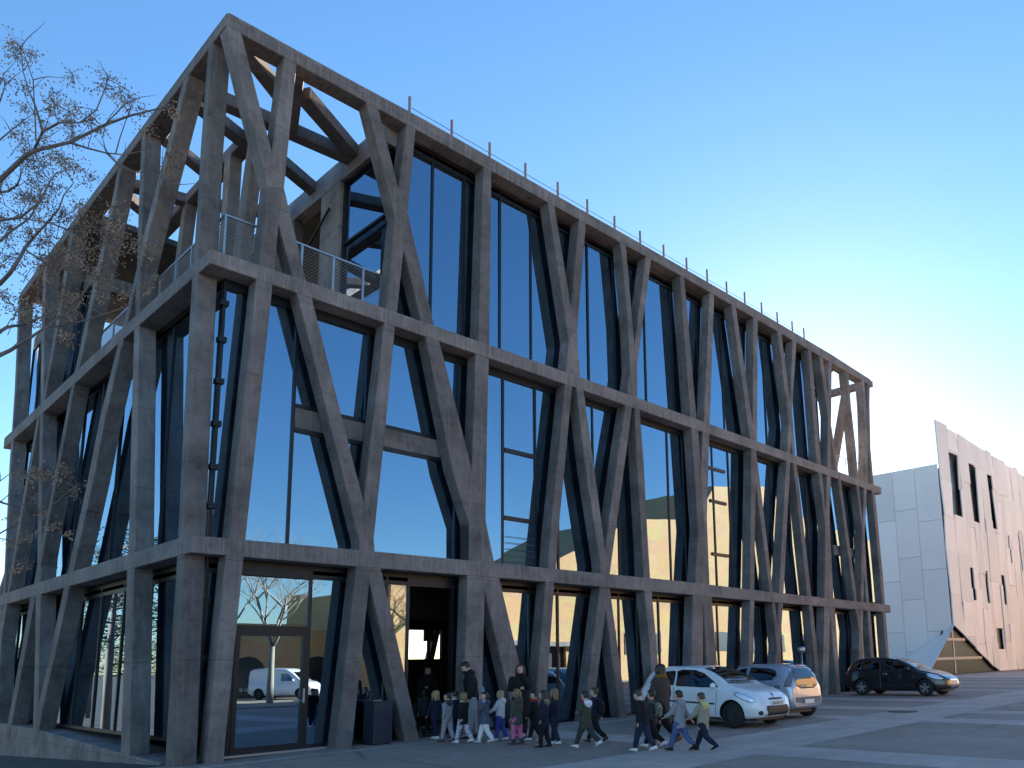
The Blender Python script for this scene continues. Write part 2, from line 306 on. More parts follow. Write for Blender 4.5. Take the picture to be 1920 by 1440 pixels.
# front face outlines in photo pixels: (left edge, right edge), each from top to bottom
FRONT = {
 3: [([(426,50),(458.8,180),(501.7,347)], [(453.8,64.4),(483,180),(512,290),(533,352)]),
     ([(533,107.5),(510,287),(501.7,347)], [(557,120),(545,235),(533,352)]),
     ([(501.7,346),(487,497)], [(533,347),(523.3,421),(515,505)]),
     ([(512,352),(523.3,421),(548.3,515)], [(533,350),(575,527)]),
     ([(686.7,190),(741.7,408)], [(710,203),(748,352),(764,400)]),
     ([(763,230),(748,352),(741.7,408)], [(780,243),(765,397)]),
     ([(741.7,407),(724,580)], [(765,397),(758,467),(745,585)]),
     ([(748,410),(758,467),(790,600)], [(765,396),(815,610)]),
     ([(907,312.5),(896.5,641)], [(922,321.3),(918,648)]),
     ([(1027.3,378.6),(1066.7,639)], [(1040,385.6),(1071,576),(1083.6,612)]),
     ([(1086.4,411),(1071,576),(1066.7,639)], [(1099,419.4),(1083.6,610)]),
     ([(1066.7,610),(1066.7,639),(1061,697)], [(1083.6,605),(1084,650),(1089,708)]),
     ([(1163.8,454.5),(1177.8,600),(1182,697)], [(1174.4,461.5),(1190.5,648),(1196,690)]),
     ([(1211.6,481),(1190.5,648),(1184,690)], [(1221.4,488),(1196,680)]),
     ([(1182,670),(1182,697),(1176.4,738)], [(1196,670),(1196,745)]),
     ([(1275.2,513.3),(1295,782.7)], [(1283.8,522.8),(1306.6,786)]),
     ([(1331.5,549),(1321,792)], [(1340,555),(1332,794)]),
     ([(1371.3,569.5),(1406.5,822)], [(1380,576.7),(1412,797),(1417,826)]),
     ([(1413,595.8),(1412,797),(1408,824)], [(1421.4,601.8),(1420,827)]),
     ([(1458.5,621),(1479.6,794.7),(1476,849.5)], [(1465.7,625.8),(1482,751.6),(1486,790),(1482.5,851)]),
     ([(1486.8,637.8),(1482,751),(1479.6,790)], [(1494,642.5),(1485.5,770),(1487,790)]),
     ([(1481,780),(1486.6,853)], [(1486.5,780),(1491.6,854)]),
     ([(1515.5,654.5),(1532.3,870)], [(1522,658.6),(1540.7,873.4)]),
     ([(1536,665),(1552.7,779),(1552,880)], [(1542.3,670),(1553.9,744),(1559,780),(1559,881)]),
     ([(1554.8,678),(1553.8,744),(1553,780)], [(1560.3,682),(1559.6,780)]),
     ([(1556,800),(1568.8,885)], [(1560,800),(1573,887)]),
     ([(1585.4,694),(1591.7,760),(1600,840),(1605.4,898)], [(1590.8,697.5),(1596,760),(1605,840),(1610,900)]),
     ([(1616,712),(1620.4,760),(1623,840),(1622,905)], [(1620.8,716),(1624.8,760),(1628,840),(1627,907)]),
     ([(1627,718),(1626,760),(1628,840),(1635,908)], [(1631.3,724),(1631,760),(1632.8,840),(1639,910)])],
 2: [([(481.3,522.5),(430.6,1006)], [(511.9,533),(461,1011)]),
     ([(558.3,553),(640,877),(674,1013),(674,1032)], [(586.7,563),(666.7,880),(683,940),(697,1034)]),
     ([(721,605),(701.7,780),(683,940),(675,1020)], [(741.7,611.7),(725,790),(701.7,1010),(704,1036)]),
     ([(798.3,630),(848.3,880),(880,983),(880,1050)], [(825,640),(885,876),(900,985),(905,1052)]),
     ([(893,663),(886,876),(882,985)], [(918,670),(915,780),(911.7,980)]),
     ([(880,970),(880,1050)], [(911.7,975),(928.3,1057)]),
     ([(1060,721),(1031.6,1005),(1027.3,1066.7)], [(1073.8,724),(1047,1005),(1042.8,1068)]),
     ([(1080.8,726.6),(1099,882.5),(1125.8,1054),(1126.6,1076)], [(1094.8,730.8),(1135.6,1031),(1138,1077)]),
     ([(1173.6,759),(1158,860),(1135.5,1031),(1130,1070)], [(1186,761.7),(1173.6,860),(1144,1076.6)]),
     ([(1190.4,764.5),(1194.6,860),(1203.7,1005),(1207.3,1082)], [(1200.3,768.8),(1207.3,860),(1215,1005),(1220,1085)]),
     ([(1297,805),(1309.5,990.8),(1304.2,1091.5)], [(1309.5,806),(1315.5,876),(1322,990),(1318,1095)]),
     ([(1318.6,811),(1315.6,876),(1309.5,985)], [(1331,812.3),(1326.2,971.7),(1324,990)]),
     ([(1311,960),(1311,990),(1310,1095)], [(1326.2,960),(1326.4,975),(1331.5,1098.6)]),
     ([(1409.6,840),(1407,1105.8)], [(1419.2,843.5),(1418,913),(1415,1107)]),
     ([(1411,850),(1419,913),(1443.6,1106)], [(1419.2,852),(1426.9,909.4),(1450.8,1111.8)]),
     ([(1474.8,865),(1461,1112.5)], [(1482.5,867.4),(1469.5,1113)]),
     ([(1488,869.8),(1514.3,1117.8)], [(1494.4,872),(1522,1120)]),
     ([(1535,885.4),(1547.9,986),(1546.7,1120)], [(1542.3,889),(1549,962),(1556,990),(1556,1121)]),
     ([(1551.5,891.4),(1549,962),(1548,985)], [(1559,895),(1555.8,972),(1555.5,985)]),
     ([(1549,965),(1549,1120)], [(1555.8,970),(1563.4,1123.8)]),
     ([(1571.8,899.8),(1602.8,1127)], [(1577.8,903.4),(1608.3,1128)]),
     ([(1606.6,910.6),(1617.3,995.6),(1614.8,1127)], [(1611.8,913),(1618.5,988),(1622.6,1000),(1620,1129)]),
     ([(1620.4,916.6),(1618.5,988),(1617.5,997)], [(1626.2,919),(1622.6,997)]),
     ([(1619,1010),(1621.8,1078),(1626,1130)], [(1622.8,1010),(1625.8,1080),(1630.3,1131)]),
     ([(1635.8,922),(1650.4,1080),(1655,1132)], [(1640.8,923),(1655.8,1080),(1659.8,1134)])],
 1: [([(424.4,1041),(385.4,1435.8)], [(457.5,1044.4),(419,1432.5)]),
     ([(668.3,1063.3),(629.2,1409)], [(704,1066),(693.3,1090),(660,1406.7)]),
     ([(682,1065),(693.3,1090),(761.7,1395)], [(715,1066.7),(788.3,1391.7)]),
     ([(877.3,1076.7),(868,1381)], [(915,1079),(910,1108),(903,1378)]),
     ([(896,1078),(910,1108),(957.5,1313),(974,1376)], [(936.7,1081.7),(972.5,1234),(1003,1371)]),
     ([(1023.7,1092),(1009,1265),(1001,1363)], [(1040.5,1094.8),(1028.7,1265),(1019,1361)]),
     ([(1125.8,1099),(1113,1200),(1094,1356)], [(1142,1103),(1137,1144),(1111,1353)]),
     ([(1130,1100),(1137,1144),(1163,1346.7)], [(1145.4,1107.5),(1176.7,1343)]),
     ([(1208.7,1110),(1217.5,1200),(1228,1336)], [(1222.8,1111.7),(1231,1200),(1241,1334)]),
     ([(1300,1114.5),(1294,1326)], [(1322,1119),(1319.8,1135.6),(1317,1323)]),
     ([(1313,1117),(1319.8,1135.6),(1329,1323)], [(1335.3,1121.5),(1351,1320)]),
     ([(1407,1124.6),(1402,1316)], [(1415,1127),(1411.5,1315)]),
     ([(1448,1128),(1456.8,1210.8),(1450,1312)], [(1453.7,1130.6),(1458.5,1165),(1463,1211),(1460,1312)]),
     ([(1461.6,1130.6),(1458.5,1165),(1457.5,1205)], [(1468.8,1134),(1464,1203.6)]),
     ([(1457.5,1195),(1456,1312)], [(1464,1200),(1470,1311)]),
     ([(1518,1135.4),(1534,1306)], [(1525,1137.8),(1541.7,1304)]),
     ([(1546.7,1139),(1543.3,1304)], [(1559,1141),(1557.4,1153),(1554,1302.5)]),
     ([(1553,1140),(1557.4,1153),(1570,1302.5)], [(1565.8,1141.4),(1576.7,1301.7)]),
     ([(1605,1143.8),(1611.6,1182),(1609,1300)], [(1611.8,1144),(1613.3,1160),(1617,1190),(1618,1299)]),
     ([(1613.6,1144.4),(1613.3,1160),(1612,1190)], [(1619,1145),(1618,1187)]),
     ([(1612.5,1180),(1613,1299)], [(1618,1182),(1626,1298)]),
     ([(1626.7,1145.4),(1631,1200),(1638,1298)], [(1632.5,1146),(1636.8,1200),(1644.3,1297)]),
     ([(1655.8,1148),(1660,1200),(1668,1297)], [(1661,1149),(1665,1200),(1673,1297)])]}
LEFT = {
 3: [([(389.4,92.5),(375.6,277.5),(368.8,392),(361,500)], [(398.8,78.8),(383,281),(377.5,392),(372,490)]),
     ([(343,152),(305,300),(268.8,441),(256,502)], [(354.4,138),(313.5,298),(277.5,437.5),(262.5,502)]),
     ([(264.4,257.5),(258.8,398.8),(256,505)], [(271.5,249),(266,392.5),(263,500)]),
     ([(256,500),(228,617)], [(262,501),(253,536),(238,603)]),
     ([(255,505),(253.2,536),(252.3,592)], [(262.6,500),(260,586)]),
     ([(221,312.5),(207,384),(178,512),(140,693)], [(228.8,301),(214,380),(184.5,512),(147.5,691)]),
     ([(131,424),(116,531),(80,742)], [(138.4,416),(123,531),(85,738)]),
     ([(80.6,490),(76.2,622),(75,748)], [(86.5,485),(81.8,622),(80.6,744)]),
     ([(35,556),(27,735),(22,809)], [(39,553),(30,735),(24.6,807)])],
 2: [([(359.4,521),(345,762.5),(333,1008)], [(371,512.5),(358.8,740),(346,1003)]),
     ([(250.6,617.5),(246,780),(240,1039)], [(260,609),(257,780),(252,1036)]),
     ([(220.6,643.8),(187,780),(163.8,900),(125.6,1074)], [(230.6,634),(197.5,780),(173.8,900),(136,1071)]),
     ([(132.5,725.6),(103.8,878.8),(81,998),(72,1060)], [(138.8,721),(111,872),(87.5,992),(75.6,1061),(75,1091)]),
     ([(73.8,781),(70.6,942),(68.6,1060),(62.5,1094)], [(79.4,776),(77.5,882),(76.6,1016),(75,1091)]),
     ([(68.8,784),(56.9,850),(32,986),(12,1111)], [(72.5,781),(61.9,847),(37.5,984),(17,1109)]),
     ([(19.4,830),(16,880),(5,1110)], [(23.8,826),(19.5,880),(7.8,1109)])],
 1: [([(330,1043.8),(307.5,1432)], [(343.8,1039.4),(326,1433)]),
     ([(237.5,1068),(225.4,1413)], [(251,1065),(241.7,1418)]),
     ([(118.8,1103),(94.4,1220),(70.6,1325),(62,1366)], [(130,1099),(103.8,1220),(85,1301),(72.5,1364)]),
     ([(66,1117.5),(65,1220),(61,1366)], [(75.6,1115),(72.5,1220),(70.6,1325),(68,1365)]),
     ([(56,1120),(38.8,1220),(13,1358)], [(65,1117),(46.9,1220),(20.6,1359)]),
     ([(6.5,1133),(-12,1240),(-32,1345)], [(11.9,1132),(-4,1240),(-24,1346)]),
     ([(-1,1136),(-6,1240),(-12,1350)], [(4.5,1134),(0,1240),(-5,1351)])]}
def prolong(poly, z_top, z_bot):
    (a, b), (c, d) = poly[0], poly[1]; t = (z_top-b)/(d-b) if abs(d-b) > 1e-6 else 0
    first = (a+(c-a)*t, z_top)
    (a, b), (c, d) = poly[-1], poly[-2]; t = (z_bot-b)/(d-b) if abs(d-b) > 1e-6 else 0
    return [first]+poly+[(a+(c-a)*t, z_bot)]
LEV = {3: (15.40, 10.0), 2: (9.88, 4.12), 1: (4.02, -.12)}
DEP = .38
for face, ax in ((FRONT, 1), (LEFT, 0)):
    k = 0
    for lev, items in face.items():
        for lo, hi in items:
            k += 1; off = .004+.0016*(k % 9)
            prof = []
            for pl in (lo, hi):
                q = [on_plane(u, v, ax, 0) for u, v in pl]
                q = [(p[1-ax], p[2]) for p in q]
                # whole member or only its upper / lower half?
                zt, zb = LEV[lev]
                top_in = q[0][1] > zt-.75; bot_in = q[-1][1] < zb+.75
                q2 = prolong(q, zt if top_in else q[0][1]+.02, zb if bot_in else q[-1][1]-.02)
                prof.append(q2)
            if lev == 1:
                for pr in prof: pr[-1] = (pr[-1][0], min(pr[-1][1], -.15 if ax == 1 else -.1))
            MB().prism(prof[0]+prof[1][::-1], ax, off, DEP+off*.6).build('column', M['concrete'], bld, bevel=.014)
def poly_beam(prof, ax, a, b_, name='floor_beam'):     # prof: (position, underside, top) along the facade
    return MB().prism([(p, z0) for p, z0, z1 in prof]+[(p, z1) for p, z0, z1 in prof[::-1]], ax, a, b_).build(name, M['concrete_beam'], bld, bevel=.012)
S1F = [(0, 3.92, 4.25), (3.5, 3.91, 4.285), (8, 3.92, 4.30), (15, 3.885, 4.31), (21, 3.85, 4.24), (L_, 3.80, 4.16)]
S2F = [(0, 9.785, 10.09), (2, 9.785, 10.14), (9, 9.80, 10.18), (14, 9.785, 10.18), (20, 9.765, 10.15), (L_, 9.70, 10.05)]
RFF = [(0, 15.20, 15.50), (2.6, 15.25, 15.56), (5, 15.28, 15.655), (10, 15.345, 15.685), (16, 15.405, 15.735), (22, 15.385, 15.755), (27.5, 15.335, 15.73), (L_, 15.30, 15.60)]
S1L = [(.452, 3.92, 4.27), (8, 3.935, 4.30), (D_, 3.945, 4.32)]; S2L = [(.452, 9.785, 10.11), (5, 9.80, 10.15), (D_, 9.66, 10.06)]; RFL = [(.452, 15.20, 15.51), (10, 15.26, 15.58), (D_, 15.28, 15.58)]
for prof, nme in ((S1F, 'floor_beam'), (S2F, 'floor_beam'), (RFF, 'roof_beam')): poly_beam(prof, 1, 0., .45, nme)
for prof, nme in ((S1L, 'floor_beam'), (S2L, 'floor_beam'), (RFL, 'roof_beam')): poly_beam(prof, 0, 0., .45, nme)
poly_beam([(p if 0 < p < L_ else (.06 if p == 0 else L_-.1), z1+.004, z1+.095) for p, z0, z1 in RFF], 1, .06, .40, 'coping')
poly_beam([(min(max(p, .42), D_-.1), z1+.004, z1+.07) for p, z0, z1 in RFL], 0, .10, .40, 'coping')
# far end and back, beams and a few columns
for z0, z1 in ((3.80, 4.15), (9.70, 10.04), (15.30, 15.59)):
    MB().box(L_-.45, L_-.004, .452, D_, z0, z1).build('floor_beam', M['concrete'], bld)
    MB().box(.452, L_-.452, D_-.45, D_-.004, z0+.01, z1-.01).build('floor_beam', M['concrete'], bld)
for lev, (z1, z0) in LEV.items():
    for i, (ya, yb) in enumerate(((1.2, 2.6), (4.4, 3.0), (5.2, 7.4), (9.4, 7.9), (11.0, 12.6), (14.6, 13.4), (16.2, 17.4))):
        yb2, ya2 = (yb, ya) if lev % 2 else (ya, yb)
        MB().prism([(ya2, z1), (ya2+.34, z1), (yb2+.34, z0), (yb2, z0)], 0, L_-.40, L_-.012-.002*i).build('column', M['concrete'], bld, bevel=.014)
    for i in range(9):
        xa = 1.2+i*3.4; xb = xa+(1.3 if (i+lev) % 2 else -1.0)
        if lev == 3 and xa > 26: continue
        MB().prism([(xa, z1), (xa+.34, z1), (xb+.34, z0), (xb, z0)], 1, D_-.40, D_-.012-.002*i).build('column', M['concrete'], bld, bevel=.014)
# floor and roof slabs
MB().box(.46, L_-.46, .46, D_-.46, 3.93, 4.145).build('floor_slab', M['concrete_dark'], bld)
MB().box(.46, L_-.46, .46, D_-.46, 9.79, 10.03).build('floor_slab', M['concrete_dark'], bld)
MB().box(4.36, 26.9, .46, D_-.46, 15.30, 15.48).build('roof_slab', M['concrete_dark'], bld)
MB().box(.46, 4.34, 10.4, D_-.46, 15.30, 15.48).build('roof_slab', M['concrete_dark'], bld)
MB().box(.6, L_-.5, .5, D_-.5, -.25, .05).build('ground_slab', M['dark_floor'], bld)
# near-black interior walls, put in to keep rooms dark and stop sun leaks
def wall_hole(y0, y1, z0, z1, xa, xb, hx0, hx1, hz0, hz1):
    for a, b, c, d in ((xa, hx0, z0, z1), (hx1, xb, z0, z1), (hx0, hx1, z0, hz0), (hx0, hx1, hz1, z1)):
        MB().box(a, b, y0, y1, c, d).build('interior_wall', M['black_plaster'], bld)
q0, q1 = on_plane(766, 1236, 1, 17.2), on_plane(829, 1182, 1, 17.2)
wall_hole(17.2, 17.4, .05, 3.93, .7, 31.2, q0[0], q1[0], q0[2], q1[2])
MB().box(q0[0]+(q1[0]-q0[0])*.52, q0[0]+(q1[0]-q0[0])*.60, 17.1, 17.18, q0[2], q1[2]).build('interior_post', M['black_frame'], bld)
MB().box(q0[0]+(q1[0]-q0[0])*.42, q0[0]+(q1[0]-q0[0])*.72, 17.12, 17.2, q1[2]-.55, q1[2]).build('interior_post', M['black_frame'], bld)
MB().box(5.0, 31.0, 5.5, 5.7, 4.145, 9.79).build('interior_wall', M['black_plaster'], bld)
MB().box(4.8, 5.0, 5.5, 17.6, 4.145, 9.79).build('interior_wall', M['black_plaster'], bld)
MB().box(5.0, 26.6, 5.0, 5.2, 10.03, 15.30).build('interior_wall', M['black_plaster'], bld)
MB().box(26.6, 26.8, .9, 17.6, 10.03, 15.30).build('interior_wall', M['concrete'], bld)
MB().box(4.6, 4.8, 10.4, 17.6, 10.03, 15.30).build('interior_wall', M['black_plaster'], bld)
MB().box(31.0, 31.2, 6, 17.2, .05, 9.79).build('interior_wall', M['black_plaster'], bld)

# ------------------------------------------------------------------ glazing
GY = .50
def px_x(u, v): return on_plane(u, v, 1, GY)[0]
def px_z(u, v): return on_plane(u, v, 1, GY)[2]
def pane(x0, x1, z0, z1, ax=1, pos=GY, parent=bld, name='glass_pane', mat='facade_glass'):
    mb = MB(); t = .016
    jx, jz = rnd.uniform(-.005, .005), rnd.uniform(-.003, .003)
    wx, wz = (x1-x0)/2, (z1-z0)/2
    vs = []
    for d in (0, t):
        for a, c, sa, sc_ in ((x0, z0, -1, -1), (x1, z0, 1, -1), (x1, z1, 1, 1), (x0, z1, -1, 1)):
            o_ = pos+d+jx*sa*wx+jz*sc_*wz
            vs.append((a, o_, c) if ax == 1 else (o_, a, c))
    mb.add(vs, [(0, 1, 2, 3), (7, 6, 5, 4), (0, 4, 5, 1), (1, 5, 6, 2), (2, 6, 7, 3), (3, 7, 4, 0)])
    return mb.build(name, M[mat], parent)
def frame_v(x, z0, z1, wd=.06, ax=1, pos=GY, name='mullion', mat='black_frame', parent=bld, d=.10):
    mb = MB()
    if ax == 1: mb.box(x-wd/2, x+wd/2, pos-.035, pos+d, z0, z1)
    else: mb.box(pos-.035, pos+d, x-wd/2, x+wd/2, z0, z1)
    return mb.build(name, M[mat], parent)
def frame_h(x0, x1, z, wd=.07, ax=1, pos=GY, name='transom', mat='black_frame', parent=bld, d=.09):
    mb = MB()
    if ax == 1: mb.box(x0, x1, pos-.03, pos+d, z-wd/2, z+wd/2)
    else: mb.box(pos-.03, pos+d, x0, x1, z-wd/2, z+wd/2)
    return mb.build(name, M[mat], parent)
def glaze(xs, z0, z1, ax=1, skip=()):
    for i, x in enumerate(xs):
        frame_v(x, z0+.002, z1-.002, .06 if 0 < i < len(xs)-1 else .05, ax)
    for i in range(len(xs)-1):
        if i in skip: continue
        a, b_ = xs[i]+.031, xs[i+1]-.031
        pane(a, b_, z0+.075, z1-.085, ax)
        frame_h(a, b_, z0+.037, .075, ax, name='sill_frame'); frame_h(a, b_, z1-.042, .085, ax, name='head_frame')
def fill(xs, end, step):
    xs = list(xs)
    while xs[-1]+step*1.3 < end: xs.append(xs[-1]+step)
    xs.append(end); return xs
# level 3 front: from the terrace wall to the far loggia
lv3 = [4.50, px_x(811, 320), px_x(870, 345), px_x(937, 380), px_x(994, 410), px_x(1100, 480), px_x(1149, 500)]
lv3 = fill(lv3, 26.6, 1.55)
glaze(lv3, 10.085, 15.19)
MB().box(4.50, 26.6, .47, .60, 15.0, 15.205).build('head_panel', M['black_frame'], bld)
# level 2 front
lv2 = [.50, px_x(553, 700), px_x(690, 640), px_x(852, 1000), px_x(942, 900), px_x(1003, 900), px_x(1046, 980), px_x(1113, 980), px_x(1160, 980), px_x(1252, 900), px_x(1283, 950), px_x(1338, 950), px_x(1368, 950)]
lv2 = fill(lv2, 31.35, 1.5)
glaze(lv2, 4.24, 9.69)
MB().box(.52, 31.3, .48, .60, 9.60, 9.775).build('head_panel', M['black_frame'], bld)
# level 1 front: entrance bays
lv1 = [.50, px_x(437, 1200), px_x(578, 1200), px_x(722, 1200), px_x(764, 1150), px_x(846, 1200), px_x(938, 1150), px_x(992, 1150), px_x(1045, 1150), px_x(1085, 1150), px_x(1160, 1180), px_x(1195, 1180), px_x(1235, 1180), px_x(1272, 1180), px_x(1345, 1180), px_x(1385, 1180)]
lv1 = fill(lv1, 31.35, 1.5)
i_open = 4                                              # the entrance leaf stands open
glaze(lv1, .07, 3.80, skip=(1, i_open))
MB().box(.52, 31.3, .47, .62, 3.62, 3.905).build('head_panel', M['black_frame'], bld)
# closed glass door with overlight (bay 1)
xa, xb = lv1[1]+.032, lv1[2]-.032; zt = px_z(510, 1178)
pane(xa, xb, zt+.05, 3.60); frame_h(xa, xb, zt, .10)
door = MB().box(xa, xa+.09, GY-.05, GY+.06, .08, zt-.052).box(xb-.09, xb, GY-.05, GY+.06, .08, zt-.052).box(xa+.09, xb-.09, GY-.05, GY+.06, .08, .20).box(xa+.09, xb-.09, GY-.05, GY+.06, zt-.16, zt-.052).build('door', M['black_frame'], bld)
pane(xa+.09, xb-.09, .20, zt-.16, parent=door)
MB().box(xb-.075, xb-.045, GY-.10, GY-.051, 1.0, 1.3).bar((xb-.06, GY-.09, 1.05), (xb-.20, GY-.09, 1.05), .012).build('handle', M['steel'], door)
MB().box(xa-.3, xb+.5, GY-.20, GY+.06, .03, .075).build('threshold', M['steel'], bld)
# open leaf of the entrance, swung inwards, and its overlight box
xo = lv1[i_open]+.035; xo2 = lv1[i_open+1]-.035
dl = MB().box(xo, xo+.05, GY+.10, GY+1.05, .08, .2).box(xo, xo+.05, GY+.10, GY+.18, .2, 3.5).box(xo, xo+.05, GY+.97, GY+1.05, .2, 3.5).box(xo, xo+.05, GY+.18, GY+.97, 3.38, 3.5).build('door', M['black_frame'], bld)
pane(GY+.18, GY+.97, .2, 3.38, ax=0, pos=xo+.015, parent=dl)
# opening lights inside big panes: (bay left px, right px, transom px rows)
def sash(u0, u1, rows, vref):
    x0, x1 = px_x(u0, vref)+.04, px_x(u1, vref)-.04
    for v in rows: frame_h(x0, x1, px_z((u0+u1)/2, v), .11, pos=GY-.02)
sash(942, 1003, (850, 975), 900); sash(1330, 1362, (882, 942, 1040), 950)
mbk = MB()
x0, x1 = px_x(946, 1000), px_x(1000, 1000)
for k in range(5): 
    z = 4.45+k*.17; mbk.bar((x0, GY-.07, z), (x1, GY-.07, z), .008, 5)
mbk.build('guard_rail', M['steel'], bld)
# intermediate concrete beam behind the first diagonals
xa, xb = lv2[1]-.02, px_x(838, 850)
MB().box(xa+.05, xb, .455, .64, px_z(600, 812), px_z(600, 776)).build('tie_beam', M['concrete'], bld)
for dz in (-.07, .07):
    z = px_z(600, 812)-.05 if dz < 0 else px_z(600, 776)+.05
    frame_h(xa+.05, xb, z, .09, pos=GY-.02)
MB().box(px_x(1560, 1000), px_x(1604, 1010), .455, .64, 6.3, 6.75).build('tie_beam', M['concrete'], bld)
# curtain behind the third pane and blinds on the ground floor
mbc = MB(); xs = np.linspace(lv2[2]+.1, lv2[3]-.1, 60)
mbc.v = [(x, .72+.05*math.sin(x*23)+.02*math.sin(x*57), z) for z in (4.3, 6.85) for x in xs]
mbc.f = [[i, i+1, 61+i, 60+i] for i in range(59)]
plain('curtain_cloth', (.85, .83, .80), .9)
mbc.build('curtain', M['curtain_cloth'], bld, smooth=True)
plain('blind_slat', (.20, .17, .13), .6)
for bi in (6, 7):
    bl = MB()
    for k in range(42): z = .5+k*.072; bl.box(lv1[bi]+.08, lv1[bi+1]-.08, .72, .765, z, z+.006)
    bl.build('blind', M['blind_slat'], bld)
# left facade glazing
GX = .50
def px_y(u, v): return on_plane(u, v, 0, GX)[1]
glaze(fill([.60, 1.7, 3.3], 17.9, 1.75), 4.24, 9.69, 0)
glaze(fill([.60, 2.0, 3.6], 17.9, 1.75), .32, 3.80, 0)
glaze(fill([10.4, 11.9], 17.9, 1.6), 10.085, 13.4, 0)
MB().box(.40, 4.4, 10.2, 10.38, 13.05, 13.5).build('lintel', M['concrete_pale'], bld)
MB().box(.47, .62, 10.4, 17.9, 13.4, 13.8).build('lintel', M['concrete'], bld)
MB().box(.47, .62, .62, 17.9, 9.60, 9.775).build('head_panel', M['black_frame'], bld)
MB().box(.47, .62, .62, 17.9, 3.62, 3.905).build('head_panel', M['black_frame'], bld)
MB().prism([(.9, -1.2), (D_, -1.2), (D_, .29), (10, .27), (3, .06), (.9, .02)], 0, .02, 1.0).build('plinth', M['concrete'], bld, bevel=.015)
# glass corner post with clamps
cp = MB().box(.47, .535, .47, .535, .05, 9.78).build('corner_post', M['black_frame'], bld)
for z in (4.9, 5.7, 6.6, 7.5, 8.4, 9.2, .8, 1.9, 3.0): MB().box(.42, .58, .42, .58, z, z+.11).build('clamp', M['black_frame'], cp)

# ------------------------------------------------------------------ roof terrace
TZ = 10.08
RB0, RB1 = 15.19, 15.515
for i, (a, b_, wd) in enumerate((((.3, 2.62), (4.25, 2.32), .34), ((1.68, .3), (2.55, 2.45), .36), ((2.15, .95), (4.28, 2.18), .38), ((2.0, 3.2), (2.0, 10.3), .36),
        ((.3, 3.0), (2.0, 3.72), .34), ((2.1, 3.45), (4.28, 4.45), .36), ((.3, 7.95), (2.0, 7.55), .34), ((.3, 8.35), (2.0, 9.6), .32), ((.35, .35), (2.05, 1.55), .34), ((2.1, 7.5), (4.25, 6.2), .34), ((.4, 5.0), (2.0, 5.9), .32))):
    MB().beam(a, b_, wd, RB0+.003*i, RB1-.004*i).build('roof_beam', M['concrete'], bld, bevel=.014)
# wall between terrace and studio, with a big window
MB().box(4.15, 4.48, .46, 10.3, 14.86, 15.50).build('lintel', M['concrete_pale'], bld)
MB().box(4.16, 4.46, 2.78, 3.85, TZ, 14.86).build('pier', M['concrete_pale'], bld)
MB().box(4.17, 4.45, 5.5, 10.2, TZ, 14.86).build('pier', M['concrete'], bld)
MB().box(4.18, 4.44, 3.85, 5.5, TZ, TZ+.9).build('parapet', M['concrete_pale'], bld)
pane(.56, 2.72, TZ+.1, 14.80, ax=0, pos=4.30)
frame_v(2.74, TZ, 14.86, .07, 0, 4.28); frame_h(.5, 2.70, 14.82, .07, 0, 4.28); frame_h(.5, 2.70, 13.0, .06, 0, 4.28)
MB().bar((4.08, 3.2, 14.2), (4.08, 4.9, 13.2), .035, 8).build('handrail', M['black_frame'], bld)
# inner columns of the terrace
MB().prism([(4.25, TZ), (4.25, 15.2), (4.62, 15.2), (4.62, TZ)], 0, 1.80, 2.12).build('column', M['concrete_pale'], bld, bevel=.014)
MB().prism([(3.55, TZ), (2.75, 15.2), (3.15, 15.2), (4.15, TZ)], 0, 1.82, 2.10).build('column', M['concrete_pale'], bld, bevel=.014)
MB().prism([(8.2, TZ), (7.4, 15.2), (7.75, 15.2), (8.6, TZ)], 0, 1.84, 2.14).build('column', M['concrete'], bld, bevel=.014)
# railing
rail = MB().box(.38, 4.10, .40, .44, TZ+1.09, TZ+1.13).box(.38, .42, .44, 9.9, TZ+1.09, TZ+1.13).build('railing', M['steel'], bld)
for x in (.40, 1.30, 2.07, 2.83, 3.59, 4.08): MB().box(x-.022, x+.022, .40, .44, TZ, TZ+1.088).build('railing_post', M['steel'], rail)
for y in (1.3, 2.25, 3.2, 4.3, 5.4, 6.6, 7.8, 9.0, 9.9): MB().box(.38, .42, y-.022, y+.022, TZ, TZ+1.088).build('railing_post', M['steel'], rail)
def wire_mesh(a, b_, z0, z1, ax, pos, step=.085, r=.0042):
    mb = MB(); h = z1-z0; s = a-h
    while s < b_:
        for sg in (1, -1):
            p0, p1 = (s, z0), (s+h, z1)
            if sg < 0: p0, p1 = (s, z1), (s+h, z0)
            t0 = max(0, (a-s)/h); t1 = min(1, (b_-s)/h)
            if t1 > t0:
                A = (p0[0]+(p1[0]-p0[0])*t0, p0[1]+(p1[1]-p0[1])*t0); B = (p0[0]+(p1[0]-p0[0])*t1, p0[1]+(p1[1]-p0[1])*t1)
                mk = (lambda q, o: (q[0], pos+o, q[1])) if ax == 1 else (lambda q, o: (pos+o, q[0], q[1]))
                mb.bar(mk(A, .006*sg), mk(B, .006*sg), r, 4)
        s += step
    return mb
o = wire_mesh(.42, 4.06, TZ+.03, TZ+1.08, 1, .42).build('wire_mesh', M['steel'], rail); o['kind'] = 'stuff'
o = wire_mesh(.46, 9.88, TZ+.03, TZ+1.08, 0, .40).build('wire_mesh', M['steel'], rail); o['kind'] = 'stuff'
# hidden box added on the roof to keep low sun off the terrace
MB().box(7.0, 24.0, 4.0, 16.5, 15.485, 17.2).build('roof_sun_block', M['concrete'], bld)
